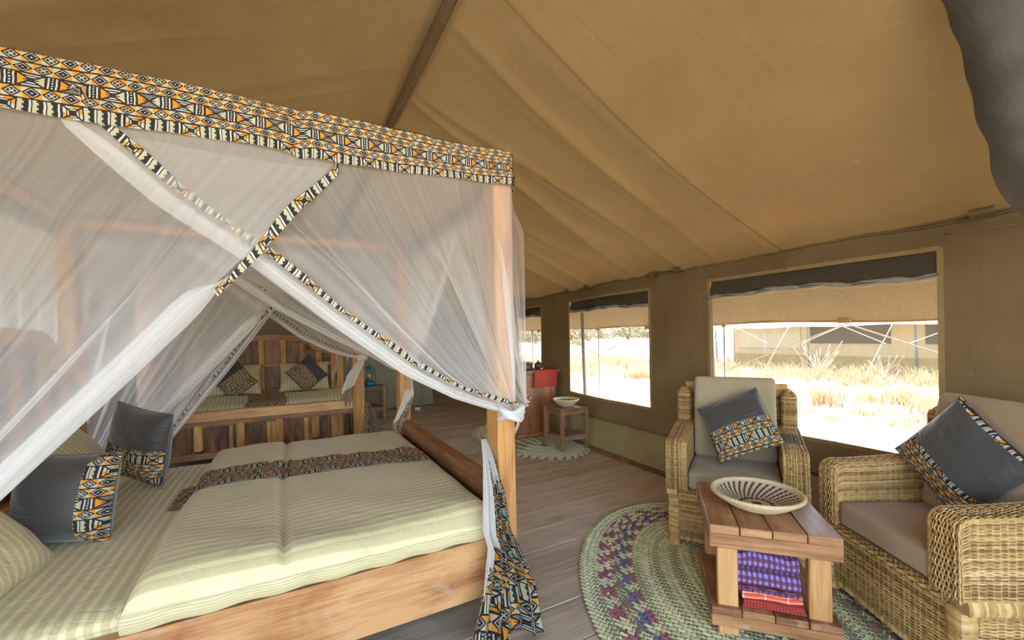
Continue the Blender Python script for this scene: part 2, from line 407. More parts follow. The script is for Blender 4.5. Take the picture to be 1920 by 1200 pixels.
# floor: every board an object of its own
fl_=semp('floor','weathered timber plank floor'); P=.26
sub=struct(mk('floor_base',*cbox(XL,Y0,-.12,4.4,Y1,-.075),m_post)); 
k=0
for i in range(-4,52):
    y=i*P; th=.0035
    x1=float(Xw(y))+.04
    cuts=[XL,x1] if i%3 else [XL,XL+.9+R.rand()*.9,x1]
    for a,b in zip(cuts[:-1],cuts[1:]):
        dz=R.uniform(-.003,.0)
        V,F=cbox(a+.002,y+th,-.06+dz,b-.002,y+P-th,dz,.004)
        o=mk('floor_board',V,F,[m_floor,m_floorl],fl_)
        if i in (6,10,7,24,27,30):   # light at the gaps, painted as a pale edge on some boards
            for p_ in o.data.polygons:
                c_=p_.center
                if c_.y<y+th+.006: p_.material_index=1
# roof
def roofz(x,y,side):
    xe=Xw(y) if side>0 else XL
    v=(x-RX)/(xe-RX); z=RZ+(2.0-RZ)*v
    z=z-.035*np.sin(PI*np.clip(v,0,1))
    yy=y-.10*np.sin(v*3)*.5
    wr=0
    if side>0:
        e=np.clip(v,0,1)**.5
        z=z-.045*np.sin(PI*v*.9+.2)*np.exp(-np.abs(yy-1.80)/.16)*(yy<1.80)-.045*np.sin(PI*v*.9+.2)*np.exp(-np.abs(yy-1.80)/.35)*(yy>=1.80)
        for s,a,w_,sk in ((2.28,.020,.09,.12),(2.75,.026,.07,-.10),(3.15,.030,.09,.10),(3.62,.026,.08,-.2),(4.05,.03,.1,.15),(4.62,.034,.1,-.1),(5.2,.03,.1,.2),(5.8,.034,.12,-.15),(6.5,.034,.12,.1),(7.4,.034,.14,0),(8.4,.03,.14,0)):
            q=y-s-sk*(v-.6)*2-.05*np.sin(v*5+s*3)
            wr=wr+2.1*a*np.exp(-np.abs(q)/(w_*.75))*(.35+.65*np.sin(PI*np.clip(v+.1,0,1)))
        wr=wr+.008*wob(y*5,v*1.4,1.,3)*sst(1.6,2.4,y)+.006*wob(y*1.2,v*3,1.,1)
    else:
        for s,a,w_,sk in ((1.9,.02,.12,.1),(2.7,.03,.12,-.1),(3.3,.026,.1,.2),(4.2,.03,.12,0),(5.0,.03,.1,.1),(6.,.03,.14,0),(7.2,.03,.14,0)):
            q=y-s-sk*v*2-.06*np.sin(v*5+s*2); wr=wr+a*np.exp(-np.abs(q)/w_)*(.4+.6*v)
        wr=wr+.012*wob(y*1.6,v*1.2,1.,5)
    for i in range(26):
        q0=1.9+i*.29+.12*np.sin(i*2.3); sk=.25*np.sin(i*1.7); va=.5+.35*np.sin(i*3.1)
        q=y-q0-sk*(v-.5)-.03*np.sin(v*6+i*1.3)
        wr=wr+(.014+.007*np.sin(i*5.))*np.exp(-np.abs(q)/.035)*np.exp(-((v-va)/.33)**2)*(1 if side>0 or i%2 else 0)
    return z-wr*sst(0,.05,v)
ce=semp('ceiling','tan canvas tent roof lining')
ny=330
for side,nm in ((1,'roof_panel'),(-1,'roof_panel')):
    fn=lambda U,Vv,side=side:(RX+Vv*1.03*((Xw(Y0+U*(Y1-Y0)) if side>0 else XL)-RX),Y0+U*(Y1-Y0),roofz(RX+Vv*1.03*((Xw(Y0+U*(Y1-Y0)) if side>0 else XL)-RX),Y0+U*(Y1-Y0),side))
    o=grid(nm,fn,560,60,m_roof,ce,uvs=(14.5,2.8))
    o['label']='right hand roof panel with creases' if side>0 else 'roof panel above the beds'
V,F=tube([(RX,y,RZ-.035+.012*math.sin(y*2)) for y in np.linspace(Y0,Y1,60)],.032,10); mk('ridge_pole_sleeve',V,F,m_wall,ce,smooth=True)  # darker canvas on the sleeve stands in for shadow along the ridge
mk('ridge_seam',*tube([(RX+.035,y,RZ-.05+.012*math.sin(y*2)) for y in np.linspace(Y0,Y1,60)],.006,5),m_hem,ce)
# seam welts running down the roof slope, eave piping
for ys in (1.80,4.62):
    pts=[]
    for v in np.linspace(.0,1,40):
        x=RX+v*(3.28-RX); pts.append((x,ys+.05*np.sin(v*3),float(roofz(np.array(x),np.array(ys+.05*np.sin(v*3)),1))-.005))
    mk('roof_seam',*tube(pts,.0035,5),m_roof,ce,smooth=True)
mk('eave_piping',*tube([(float(wallx(np.array(y),np.array(1.99)))-.01,y,1.995+.012*math.sin(y*5)*math.sin(y*1.7)) for y in np.linspace(Y0,Y1,200)],.008,5),m_wall,ce,smooth=True)
for (y,z) in ((.77,2.0),(2.72,1.99),(3.03,1.985),(4.1,1.985),(4.6,1.985)):
    x=float(Xw(y))-.03
    fnl=lambda U,Vv:(x-.05*np.sin(Vv*PI)*1.0-.01,y-.045+.09*U,z+.03-.065*Vv)
    o=grid('webbing_loop',fnl,3,8,m_wall,ce,uvs=(.1,.1))
# right wall with window openings
us=sorted(set([round(float(q),4) for q in np.arange(Y0,Y1+.01,.045)]+[q for a in WINS for q in a])); us=np.array(us)
vs=np.array(sorted(set([round(float(q),4) for q in np.linspace(.36,2.03,43)]+[WZ0,WZ1])))
def wmask(U,Vv):
    k=np.ones(U.shape,bool)
    for a,b in WINS: k&=~((U>a)&(U<b)&(Vv>WZ0)&(Vv<WZ1))
    return k
wr_=semp('wall_right','olive brown canvas side wall')
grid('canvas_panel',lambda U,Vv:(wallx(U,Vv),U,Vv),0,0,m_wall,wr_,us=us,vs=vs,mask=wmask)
grid('skirt_panel',lambda U,Vv:(wallx(U,Vv)-.006,U,Vv),0,0,m_skirt,wr_,us=us,vs=np.linspace(-.01,.385,14))
ysm=np.linspace(Y0,Y1,220)
mk('skirt_seam',*tube([(float(wallx(np.array(y),np.array(.385)))-.008,y,.385) for y in ysm],.004,4),m_wall,wr_,smooth=True)
mk('valance_seam',*tube([(float(wallx(np.array(y),np.array(1.9)))-.006,y,1.925-.01*math.sin(y*3)) for y in np.linspace(-1,.93,40)],.0035,4),m_hem,wr_,smooth=True)
yb=np.linspace(Y0,13.4,60)
V,F=merge([cbox(float(Xw(a))-.085,a,.0,float(Xw(a))-.055,b,.045,.003) for a,b in zip(yb[:-1],yb[1:])])
mk('ground_rail',V,F,m_beam,wr_)
def ribbon(name,pts,w,mat,par,nrm=(-1,0,0),th=.003):
    """flat strip along pts (in the wall plane), width w"""
    P=np.asarray(pts,float); T=np.gradient(P,axis=0); T/=np.linalg.norm(T,axis=1)[:,None]
    n=np.array(nrm,float); B=np.cross(T,n); a=P-B*w/2+n*th; b=P+B*w/2+n*th; V=np.concatenate([a,b,a-n*th*2,b-n*th*2]); m=len(P)
    F=[]
    for i in range(m-1): F+= [(i,i+1,m+i+1,m+i),(2*m+i,3*m+i,3*m+i+1,2*m+i+1),(i,2*m+i,2*m+i+1,i+1),(m+i,m+i+1,3*m+i+1,3*m+i)]
    return mk(name,V,F,mat,par)
for n,(a,b) in enumerate(WINS):
    W=semp('window_%d'%(n+1)); W['label']=['large tent window nearest the armchairs','tent window behind the basket stool','narrow tent window behind the cabinet'][n]
    wx=lambda y,z:float(wallx(np.array(y),np.array(z)))
    for (pa,pb) in (((a,WZ0),(a,WZ1)),((b,WZ0),(b,WZ1)),((a,WZ0),(b,WZ0)),((a,WZ1),(b,WZ1))):
        t=np.linspace(0,1,14); ribbon('binding',[(wx(pa[0]+(pb[0]-pa[0])*q,pa[1]+(pb[1]-pa[1])*q)-.002,pa[0]+(pb[0]-pa[0])*q,pa[1]+(pb[1]-pa[1])*q) for q in t],.028,m_hem,W)
    grid('insect_screen',lambda U,Vv:(Xw(a+(b-a)*U)+.012+.012*np.sin(U*PI)*np.sin(Vv*PI),a+(b-a)*U,WZ0+(WZ1-WZ0)*Vv),16,10,m_screen,W,uvs=(b-a,WZ1-WZ0))
    # rolled black blind bunched above the opening
    def bl(U,Vv):
        y=a+.003+(b-a-.006)*U; ed=.142+.010*np.sin(U*9+n)+.004*np.sin(U*27+2*n)+.004*wob(U*30,n,1.,n)+.016*(1-U)
        th=Vv*1.5*PI
        z=np.where(Vv<.6,WZ1+.02-(ed)*Vv/.6, WZ1+.02-ed-.018*np.sin((Vv-.6)/.4*PI*.9))
        x=Xw(y)+.034+np.where(Vv<.6,.014*np.sin(Vv*9)+.012*np.sin(U*27+Vv*7)*Vv,.014*np.sin(5.4)-.035*np.sin((Vv-.6)/.4*PI)*(1+.3*np.sin(U*31))+.012*np.sin(U*27+Vv*7)*Vv)
        return x,y,z
    grid('rolled_blind',bl,90,26,m_black,W)
    def be(U,Vv):
        y=a+.004+(b-a-.008)*U; ed=.142+.010*np.sin(U*9+n)+.004*np.sin(U*27+2*n)+.004*wob(U*30,n,1.,n)+.016*(1-U)
        r=.019+.005*wob(U*14,n,1.,n)+.003*np.sin(U*61); t=Vv*2*PI
        return Xw(y)+.006+r*np.cos(t)*1.1,y,WZ1+.004-ed+r*np.sin(t)
    grid('blind_edge_roll',be,80,9,m_greyroll,W)
# other walls
def wl(U,Vv): return XL+.03*wob(U*4,Vv*2,1.,2),Y0+U*(Y1-Y0),Vv*2.02
LW=[(.9,2.5),(3.6,5.0)]
wle=semp('wall_left','canvas wall behind the bed heads')
usl=np.array(sorted(set([round(float(q),4) for q in np.arange(Y0,Y1,.12)]+[q for a in LW for q in a]))); vsl=np.array(sorted(set([round(float(q),4) for q in np.linspace(0,2.06,20)]+[.62,1.85])))
def lmask(U,Vv):
    k=np.ones(U.shape,bool)
    for a,b in LW: k&=~((U>a)&(U<b)&(Vv>.62)&(Vv<1.85))
    return k
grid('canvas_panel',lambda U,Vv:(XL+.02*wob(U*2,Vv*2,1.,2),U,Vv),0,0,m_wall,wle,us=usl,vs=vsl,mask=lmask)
for i,(a,b) in enumerate(LW):
    W=semp('window_%d'%(i+4))
    grid('insect_screen',lambda U,Vv:(XL-.01+0*U,a+(b-a)*U,.62+1.23*Vv),6,6,m_screen,W,uvs=(b-a,1.2))
    for (pa,pb) in (((a,.62),(a,1.85)),((b,.62),(b,1.85)),((a,.62),(b,.62)),((a,1.85),(b,1.85))):
        ribbon('binding',[(XL+.02,pa[0]+(pb[0]-pa[0])*q,pa[1]+(pb[1]-pa[1])*q) for q in np.linspace(0,1,5)],.028,m_hem,W,(1,0,0))
def backw(U,Vv):
    x=XL+U*(2.62-XL); top=np.where(x>RX,RZ+(2.0-RZ)*(x-RX)/(3.6-RX),RZ+(2.0-RZ)*(x-RX)/(XL-RX))
    fold=.03*np.sin(x*5+2*wob(x,Vv,1.,2))*(.3+Vv*.4)+.02*wob(x*3,Vv*3,1.,6)
    return x,8.5+fold-.05*np.exp(-((x-2.62)/.06)**2)*1+.02*np.sin(x*21)*(1-Vv),Vv*top
wb=semp('wall_back','grey green canvas partition behind the second bed'); grid('canvas_partition',backw,130,26,m_back,wb)
grid('partition_return',lambda U,Vv:(2.62+.03*U+.01*np.sin(U*30),8.5+.45*U,Vv*2.4),20,6,m_back,wb)
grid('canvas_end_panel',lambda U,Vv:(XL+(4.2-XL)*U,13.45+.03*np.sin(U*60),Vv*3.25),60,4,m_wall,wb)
grid('hanging_cloth',lambda U,Vv:(3.25+.75*U,12.9+.04*np.sin(U*25),.12+Vv*1.9),30,6,m_skirt,wb)
V,F=tube([(1.75,8.46,.012),(2.1,8.42,.016),(2.4,8.40,.018),(2.62,8.44,.014)],.014,6); mk('partition_hem_rope',V,F,m_skirt,wb,smooth=True)
# small front return on the right of the open front
grid('wall_front',lambda U,Vv:(1.9+U*(3.3-1.9)+.0*Vv,-.95+.03*np.sin(U*14),Vv*(RZ+(2.0-RZ)*(1.9+U*1.4-RX)/(3.28-RX)+.02)),24,12,m_wall)['kind']='structure'
# rolled door flap hanging from the roof, top right
o=thing('rolled_door_flap','thick grey rolled canvas door flap hanging from the roof slope','flap',(1.80,.45,2.68))
pp=np.array([(1.86,.45,2.545),(1.95,.45,2.475),(2.05,.45,2.385),(2.155,.45,2.285),(2.245,.45,2.165),(2.335,.45,2.05),(2.48,.46,1.965),(2.78,.47,1.92)])
tt=np.linspace(0,7,40); pc=np.stack([np.interp(tt,range(8),pp[:,i]) for i in range(3)],1)
V,F=tube(pc-np.array([1.80,.45,2.68]),.092+.003*np.sin(tt*5)+.004*np.sin(tt*2.3),20); 
V=V+.0025*np.stack([np.sin(V[:,2]*40+V[:,0]*9)]*3,1)
mk('flap_roll',V,F,m_flap,o,smooth=True)
0 and mk('tie_strap',*tube(np.stack([.135*np.cos(np.linspace(0,2*PI,24,endpoint=False))*.74+.25,.135*np.sin(np.linspace(0,2*PI,24,endpoint=False)),.135*np.cos(np.linspace(0,2*PI,24,endpoint=False))*.67-.27],1),.012,6,closed=True),m_black,o,smooth=True)

# ================================================================== OUTSIDE
m_ground,b=newmat('bleached_dry_ground'); o=coord('Object'); n=Nd(tex('Noise',o,Scale=.55,Detail=8.,Roughness=.65).outputs[0]); n2=Nd(tex('Noise',o,Scale=6.,Detail=6.,Roughness=.7).outputs[0])
setc(b.inputs['Base Color'],ramp(n*.6+n2*.4,[(.3,(.24,.18,.105)),(.45,(.36,.30,.21)),(.56,(.50,.445,.35))])); b.inputs['Roughness'].default_value=.95; bump(b,n2,.06,.8)
def gz(x,y): return -.15+.05*wob(x*.5,y*.5,1.,1)*np.clip((np.hypot(x,y)-6)/10,0,1)
grid('ground_outside',lambda U,Vv:(-260+560*U,-120+500*Vv,gz(-260+560*U,-120+500*Vv)),90,90,m_ground,uvs=(50,50))['kind']='structure'
def blades(name,cx,cy,h,mat,base=None,w=.012,lean=.5,parent=None,z0=None):
    n=len(cx); a=R.uniform(0,2*PI,n); l=R.uniform(.1,lean,n)*h; b_=R.uniform(0,2*PI,n); ww=w*R.uniform(.6,1.5,n)
    z=gz(cx,cy) if z0 is None else z0
    p0=np.stack([cx-np.cos(a)*ww,cy-np.sin(a)*ww,z],1); p1=np.stack([cx+np.cos(a)*ww,cy+np.sin(a)*ww,z],1)
    m0=np.stack([cx+np.cos(b_)*l*.35,cy+np.sin(b_)*l*.35,z+h*.6],1); d=np.stack([np.cos(a)*ww*.6,np.sin(a)*ww*.6,0*a],1)
    tp=np.stack([cx+np.cos(b_)*l,cy+np.sin(b_)*l,z+h*.92],1)
    V=np.stack([p0,p1,m0+d,m0-d,tp],1).reshape(-1,3); i=np.arange(n)*5
    F=[(k,k+1,k+2,k+3) for k in i]+[(k+3,k+2,k+4) for k in i]
    o=mk(name,V,F,mat,parent,uv=np.tile([[0,0],[1,0],[1,.6],[0,.6],[.5,1]],(n,1))); return o
def strawmat(name,c1,c2,c3):
    m,b=newmat(name); n=Nd(tex('Noise',coord('Object'),Scale=1.3,Detail=4.).outputs[0]); u,v,_=sep(coord('UV'))
    c=ramp(n+(v-.5)*.12,[(.3,c1),(.5,c2),(.68,c3)]); setc(b.inputs['Base Color'],c); b.inputs['Roughness'].default_value=.8; trans_mix(b,c,.3); return m
m_straw=strawmat('dry_straw_grass',(.42,.34,.23),(.55,.47,.35),(.66,.60,.48)); m_gold=strawmat('golden_tall_grass',(.32,.20,.09),(.44,.31,.17),(.56,.45,.31)); m_leaf=strawmat('dull_bush_leaves',(.13,.12,.075),(.22,.20,.125),(.36,.31,.20))
n=26000; x=R.uniform(4.9,17.5,n); y=R.uniform(1,26,n); kk=(wob(x*1.1,y*1.1,1.,2)>-.15)|(R.rand(n)<.3); x,y=x[kk],y[kk]
h=.05+.10*R.rand(len(x))**2
tag(blades('short_dry_grass',x,y,h,m_straw,w=.010,lean=2.2),'short bleached grass litter on the ground outside','grass')['kind']='stuff'
# tall golden tufts
cx=[];cy=[];hh=[]
for q in range(430):
    a=R.uniform(9.5,17.8); b_=R.uniform(2,24)
    if not (wob(np.array(a*.6),np.array(b_*.6),1.,5)>-.35 or a>15.2): continue
    k=R.randint(28,70); s=R.uniform(.08,.3); cx+=list(a+R.randn(k)*s); cy+=list(b_+R.randn(k)*s); hh+=list(R.uniform(.2,.62)*R.uniform(.5,1.1,k))
for q in range(60):   # near tufts seen low in the big window
    a=R.uniform(6.2,9.2); b_=R.uniform(1.4,4.6); k=R.randint(40,80); s=R.uniform(.06,.2)
    if a>8.2 and q%4!=3:
        cx+=list(a+R.randn(k)*s); cy+=list(b_+R.randn(k)*s); hh+=list(R.uniform(.10,.26)*R.uniform(.5,1.1,k))
for q in range(260):   # beyond the end of the other tent
    a=R.uniform(10,45); b_=R.uniform(14,60); k=R.randint(20,50); s=R.uniform(.15,.5); cx+=list(a+R.randn(k)*s); cy+=list(b_+R.randn(k)*s); hh+=list(R.uniform(.25,.8)*R.uniform(.5,1.1,k))
tag(blades('tall_dry_grass',np.array(cx),np.array(cy),np.array(hh),m_gold,w=.011,lean=.9),'golden tufts of tall dry grass growing between the tents','grass')['kind']='stuff'
# bleached weed stems in front of the far tent
for (wx_,wy) in ((13.5,6.55),(14.6,5.4),(15.2,7.3)):
    t=thing('dry_weed',{13.5:'bleached branching dry weed standing tallest before the other tent',14.6:'smaller pale dry weed right of the tallest one',15.2:'pale dry weed left of the tallest one'}[wx_],'plant',(wx_,wy,-.15),0,'dry weeds outside')
    prs=[]
    for q in range(16):
        a=R.uniform(0,2*PI); l=R.uniform(.5,1.0)*(1.15 if wx_==13.5 else .8); e=[(0,0,0),(math.cos(a)*.12*l,math.sin(a)*.12*l,.5*l),(math.cos(a)*.45*l,math.sin(a)*.45*l,.85*l),(math.cos(a)*.6*l,math.sin(a)*.6*l,1.1*l)]
        prs.append(tube(e,[.008,.006,.004,.012],4))
    mk('stems',*merge(prs),m_straw,t)
# bushes far away
for i,(bx,by,s) in enumerate([(30,60,3.0),(39,64,3.4),(21,58,2.8),(49,68,4.0),(34,74,3.6),(25,78,4.0),(62,78,4.6),(17,72,3.2),(72,66,4.6),(45,84,4.6),(10,66,3.),(58,96,5.),(80,84,5),(30,94,5.),(27,40,.9),(33,44,1.),(20,38,.8)]):
    t=thing('savanna_bush',['grey green thorn bush on the horizon beyond the dry grass','low grey green bush in the dry grass beyond the windows'][i>=14],'bush',(bx,by,-.2),0,'distant bushes')
    n=1500; th=R.uniform(0,2*PI,n); ph=np.arccos(R.uniform(0,1,n)); r=s*(.55+.45*R.rand(n)**.5)*(1+.25*np.sin(th*3+i))
    x=r*np.sin(ph)*np.cos(th)*1.15; y=r*np.sin(ph)*np.sin(th)*1.15; z=r*np.cos(ph)*.75+s*.12
    a=R.randn(n,3); a/=np.linalg.norm(a,axis=1)[:,None]; b_=np.cross(a,R.randn(n,3)); b_/=np.linalg.norm(b_,axis=1)[:,None]; L=.062*s
    c_=np.stack([x,y,z],1); V=np.stack([c_-a*L,c_+b_*L*.7,c_+a*L,c_-b_*L*.7],1).reshape(-1,3)
    mk('foliage',V,np.arange(n*4).reshape(-1,4),m_leaf,t,uv=np.tile([[0,0],[1,0],[1,1],[0,1]],(n,1)))
    mk('trunk',*merge([tube([(0,0,0),(math.cos(q)*.2*s,math.sin(q)*.2*s,.35*s),(math.cos(q)*.4*s,math.sin(q)*.4*s,.6*s)],[.06*s,.04*s,.02*s],5) for q in (0,2.1,4.2)]),m_beam,t)
# own fly sheet overhang, poles and ropes
m_pole=plain('grey_green_pole_paint',(.10,.115,.105),.4); m_steel=plain('galvanised_steel',(.35,.36,.36),.35,.8); m_rope=plain('white_rope',(.60,.57,.50),.8)
fo=thing('fly_sheet','tan canvas fly sheet overhanging outside the windows','canvas',(4.4,3,1.5))
def fly(U,Vv):
    y=Y0-.3+U*14.5; x=3.36+Vv*1.14
    return x-4.4+(Xw(y)-3.28)*.9,y-3,2.07-.60*Vv+.012*np.sin(y*3)*Vv+.05*Vv*np.clip((y-1.5)/6,0,1)-.012*wob(y*2,Vv*2,1.,4)-1.5
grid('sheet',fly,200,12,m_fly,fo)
mk('hem',*tube([(4.5-4.4+(float(Xw(y))-3.28)*.9,y-3,1.47+.012*math.sin(y*3)+.05*min(1,max(0,(y-1.5)/6))-1.5) for y in np.linspace(Y0-.3,13,160)],.010,5),m_hem,fo,smooth=True)
for i,(y,l) in enumerate([(1.94,'over the big window'),(4.30,'over the second window'),(7.2,'over the third window')]):
    a=.0; mk('fly_tab',*cbox(.05+.0,y-3-.05,-.045,.11,y-3+.05,.01),m_hem,fo)
ends=[]
for i,(y,lab) in enumerate([(2.86,'grey tent pole outside the big window'),(5.02,'grey tent pole outside the second window'),(7.05,'grey tent pole outside the third window')]):
    t=thing('tent_pole',lab,'pole',(3.9,y-.02,-.15)); dx=.0
    mk('shaft',*tube([(0,0,0),(.0,.06,2.05)],.024,12),m_pole,t,smooth=True); mk('foot_plate',*cbox(-.06,-.06,0,.06,.06,.012),m_steel,t)
    s=thing('rope_stake',lab.replace('grey tent pole','slim steel stay beside the pole'),'pole',(4.32,y+.17,-.15)); mk('rod',*tube([(0,0,0),(.0,.0,1.62)],.008,8),m_steel,s,smooth=True); mk('cap',*cbox(-.02,-.02,1.6,.02,.02,1.64),m_hem,s)
for i,(p,q,lab) in enumerate([((4.5,1.94,1.45),(4.34,3.03,.96),'white guy rope falling left across the big window'),((4.5,1.94,1.45),(4.5,1.0,1.06),'white guy rope falling right across the big window'),
        ((4.55,4.36,1.48),(4.35,5.2,1.06),'white guy rope falling left across the second window'),((4.55,4.36,1.48),(4.34,3.03,.96),'white guy rope falling right outside the second window'),
        ((4.6,6.9,1.5),(4.35,5.2,1.06),'white guy rope in the third window')]):
    p,q=np.array(p),np.array(q); V,F=tube([tuple((q-p)*t_) for t_ in np.linspace(0,1,6)],.006,6)
    o=mk('guy_rope',V,F,m_rope); o.location=p; tag(o,lab,'rope')
# neighbouring tent
ft=thing('safari_tent','tan safari tent with dark mesh windows across the dry grass','tent',(18.2,6.,-.15))
m_fwall=canvas('far_tent_canvas',(.36,.29,.18),(.44,.36,.23),.2,1.); m_ffly=canvas('far_fly_canvas',(.72,.62,.50),(.80,.70,.58),.3,1.); m_fwin=plain('dark_window_mesh',(.055,.055,.05),.8)
yL,yR=6.3,-9.
part=lambda nm,a,b,m: mk(nm,*cbox(*a,*b,.01),m,ft)
part('wall',(0,-9,.0),(.06,yL,2.3),m_fwall); part('skirt',(-.03,-9,.0),(-.002,yL,.55),m_skirt); part('end_wall',(0,yL-.05,0),(4.6,yL,2.3),m_fwall)
for (a,b_) in ((.55,3.05),(-2.4,.1+-.45),(-6.0,-3.4)):
    wn=mk('window',*cbox(-.04,a,1.02,-.01,b_,1.95,.005),m_fwin,ft)
mk('window_shade',*cbox(-.035,3.4,.8,-.01,yL-.3,1.9,.005),m_back,ft)
grid('fly',lambda U,Vv:(-1.35+Vv*3.9,-9.6+U*16.6,1.66+Vv*1.75-.05*np.sin(U*40)*(1-Vv)*.4),60,8,m_ffly,ft)
grid('fly_back',lambda U,Vv:(2.55+Vv*3.6,-9.6+U*16.6,3.41-Vv*1.75),10,4,m_ffly,ft)
for i,y in enumerate((6.2,4.05,2.45,-.55,-3.,-6.5)):
    mk('pole',*tube([(-1.3,y,0),(-1.2 if i%2 else -1.3,y+.08,1.7)],.035 if i!=1 else .02,8),m_pole if i!=1 else m_steel,ft,smooth=True)
    if i!=1: mk('rope',*tube([(-1.42,y+.2,1.05),(-1.42,y-1.1,1.66),(-1.42,y-2.3,1.05)],.014,5),m_rope,ft)
for y in (6.2,3.1,0): mk('rope',*tube([(-1.42,y,1.66),(-2.6,y+.3,0)],.012,5),m_rope,ft)

# ================================================================== FURNITURE HELPERS
def rbox(p0,p1,r,n=10,puff=0,fn=None):
    p0,p1=np.array(p0,float),np.array(p1,float); c=(p0+p1)/2; h=(p1-p0)/2; r=min(r,h.min()*.98)
    g=np.linspace(-1,1,n+1); g=np.sign(g)*np.abs(g)**.8; V=[];F=[];o=0
    for ax in range(3):
        for s in (-1,1):
            A,B=np.meshgrid(g,g,indexing='ij'); P=np.zeros((n+1,n+1,3)); a,b=[t for t in range(3) if t!=ax]
            P[...,ax]=s; P[...,a]=A; P[...,b]=B; P=P.reshape(-1,3)*h
            inn=np.clip(P,-(h-r),h-r); D=P-inn; D/=np.linalg.norm(D,axis=1)[:,None]+1e-9; Q=inn+D*r
            f=gridF(n+1,n+1)+o
            sg=np.cross(np.eye(3)[a],np.eye(3)[b])[ax]*s
            if sg<0: f=f[:,::-1]
            V.append(Q);F.append(f);o+=len(Q)
    V=np.concatenate(V);F=np.concatenate(F)
    key=np.round(V,5); _,i,inv=np.unique(key,axis=0,return_index=True,return_inverse=True); V=V[i]; inv=inv.ravel(); F=inv[F]
    q=V/h; k=puff*(1-np.clip(np.abs(q[:,0]),0,1)**2.5)*(1-np.clip(np.abs(q[:,1]),0,1)**2.5)
    V[:,2]+=np.sign(q[:,2])*k*(np.abs(q[:,2])>.3)
    if fn is not None: V=fn(V,h)
    return V+c,[tuple(int(x) for x in dict.fromkeys(f)) for f in F.tolist() if len(set(f))>2]
def xf(V,o,ux,uy,uz): return np.asarray(V)@np.array([ux,uy,uz])+np.array(o)
def cushion(name,label,loc,right,upv,size,thick,split,group,mats=None,side=None,seed=0,strip=None):
    """square scatter cushion, dark cloth above a printed band; local x right, y up, z out"""
    r_=np.array(right,float); r_/=np.linalg.norm(r_); u_=np.array(upv,float); u_-=r_*(u_@r_); u_/=np.linalg.norm(u_); n_=np.cross(r_,u_)
    t=thing(name,label,'cushion',tuple(loc),0,group); N=28; g=np.sin(np.linspace(-PI/2,PI/2,N+1)); g=.55*g+.45*np.linspace(-1,1,N+1)
    A,B=np.meshgrid(g,g,indexing='ij'); pin=1-.055*(1-B**2)*1.; pin2=1-.055*(1-A**2)
    fx=A*(1-.075*(1-A**2)*0-.06*(1-B**2)*np.abs(A))*size/2; fy=B*(1-.06*(1-A**2)*np.abs(B))*size/2
    rng=wob(A*2.2,B*2.2,1.,seed)
    hz=thick/2*((1-np.abs(A)**2.6)*(1-np.abs(B)**2.6))**.55+.0015
    V=[];F=[];uv=[];mi=[];o=0
    for s in (1,-1):
        z=s*hz*(1+.10*rng*s)+.004*wob(A*7,B*7,1.,seed+1)*(hz>.01); P=np.stack([fx,fy,z],-1).reshape(-1,3); f=gridF(N+1,N+1)
        cx=(A[:-1,:-1]+A[1:,1:]).ravel()/2; cy=(B[:-1,:-1]+B[1:,1:]).ravel()/2
        k=(cy<split).astype(int)
        if strip is not None:
            q_=strip(cx,cy); k=np.where(q_&(k==0),np.where((cx<-.8)|((cy>.8)&(seed==7)),2,1),k)
        if s<0: f=f[:,::-1]; k=k*0
        V.append(P);F.append(f+o);mi.append(k);o+=len(P); uv.append(np.stack([fx*1.0+seed*.31,fy*1.0+seed*.17+.02],-1).reshape(-1,2))
    V=np.concatenate(V);F=np.concatenate(F);mi=np.concatenate(mi);uv=np.concatenate(uv); V=xf(V,(0,0,0),r_,u_,n_)
    m1,m2=mats or (m_darkc,m_prints)
    def sub(nm,k,m):
        f=F[k]; ids,inv=np.unique(f,return_inverse=True); return mk(nm,V[ids],inv.reshape(f.shape),m,t,uv=uv[ids],smooth=True)
    sub('plain_cover',mi==0,m1)
    if (mi==1).any(): sub('print_panel',mi==1,m2)
    if (mi==2).any(): sub('print_edge',mi==2,m2)
    # narrow piping cord round the seam
    e=np.linspace(0,1,15)[:-1]; L=[]
    for (a0,b0),(a1,b1) in (((-1,-1),(1,-1)),((1,-1),(1,1)),((1,1),(-1,1)),((-1,1),(-1,-1))):
        for q in e:
            a=a0+(a1-a0)*q; b=b0+(b1-b0)*q; L.append((a*(1-.06*(1-b*b)*abs(a))*size/2,b*(1-.06*(1-a*a)*abs(b))*size/2,0))
    mk('seam',*tube(xf(np.array(L),(0,0,0),r_,u_,n_),.0028,5,closed=True),m1,t,smooth=True)
    return t
def pillow(name,label,loc,right,upv,w_,h_,th,mat,group,seed=1):
    t=cushion(name,label,loc,right,upv,1.,th,-9,group,(mat,mat),seed=seed)
    r_=np.array(right,float); r_/=np.linalg.norm(r_); u_=np.array(upv,float); u_-=r_*(u_@r_); u_/=np.linalg.norm(u_); n_=np.cross(r_,u_); B_=np.array([r_,u_,n_])
    for o in t.children:
        me=o.data; v=np.empty(len(me.vertices)*3); me.vertices.foreach_get('co',v); v=v.reshape(-1,3)@B_.T
        v[:,0]*=w_; v[:,1]*=h_; me.vertices.foreach_set('co',(v@B_).ravel())
        L=me.uv_layers[0].data; q=np.empty(len(L)*2); L.foreach_get('uv',q); q=q.reshape(-1,2)*[w_,h_]; L.foreach_set('uv',q.ravel()); me.update()
        if o.name.startswith('plain_cover'): o.name='pillow_case'
    t['category']='pillow'; return t

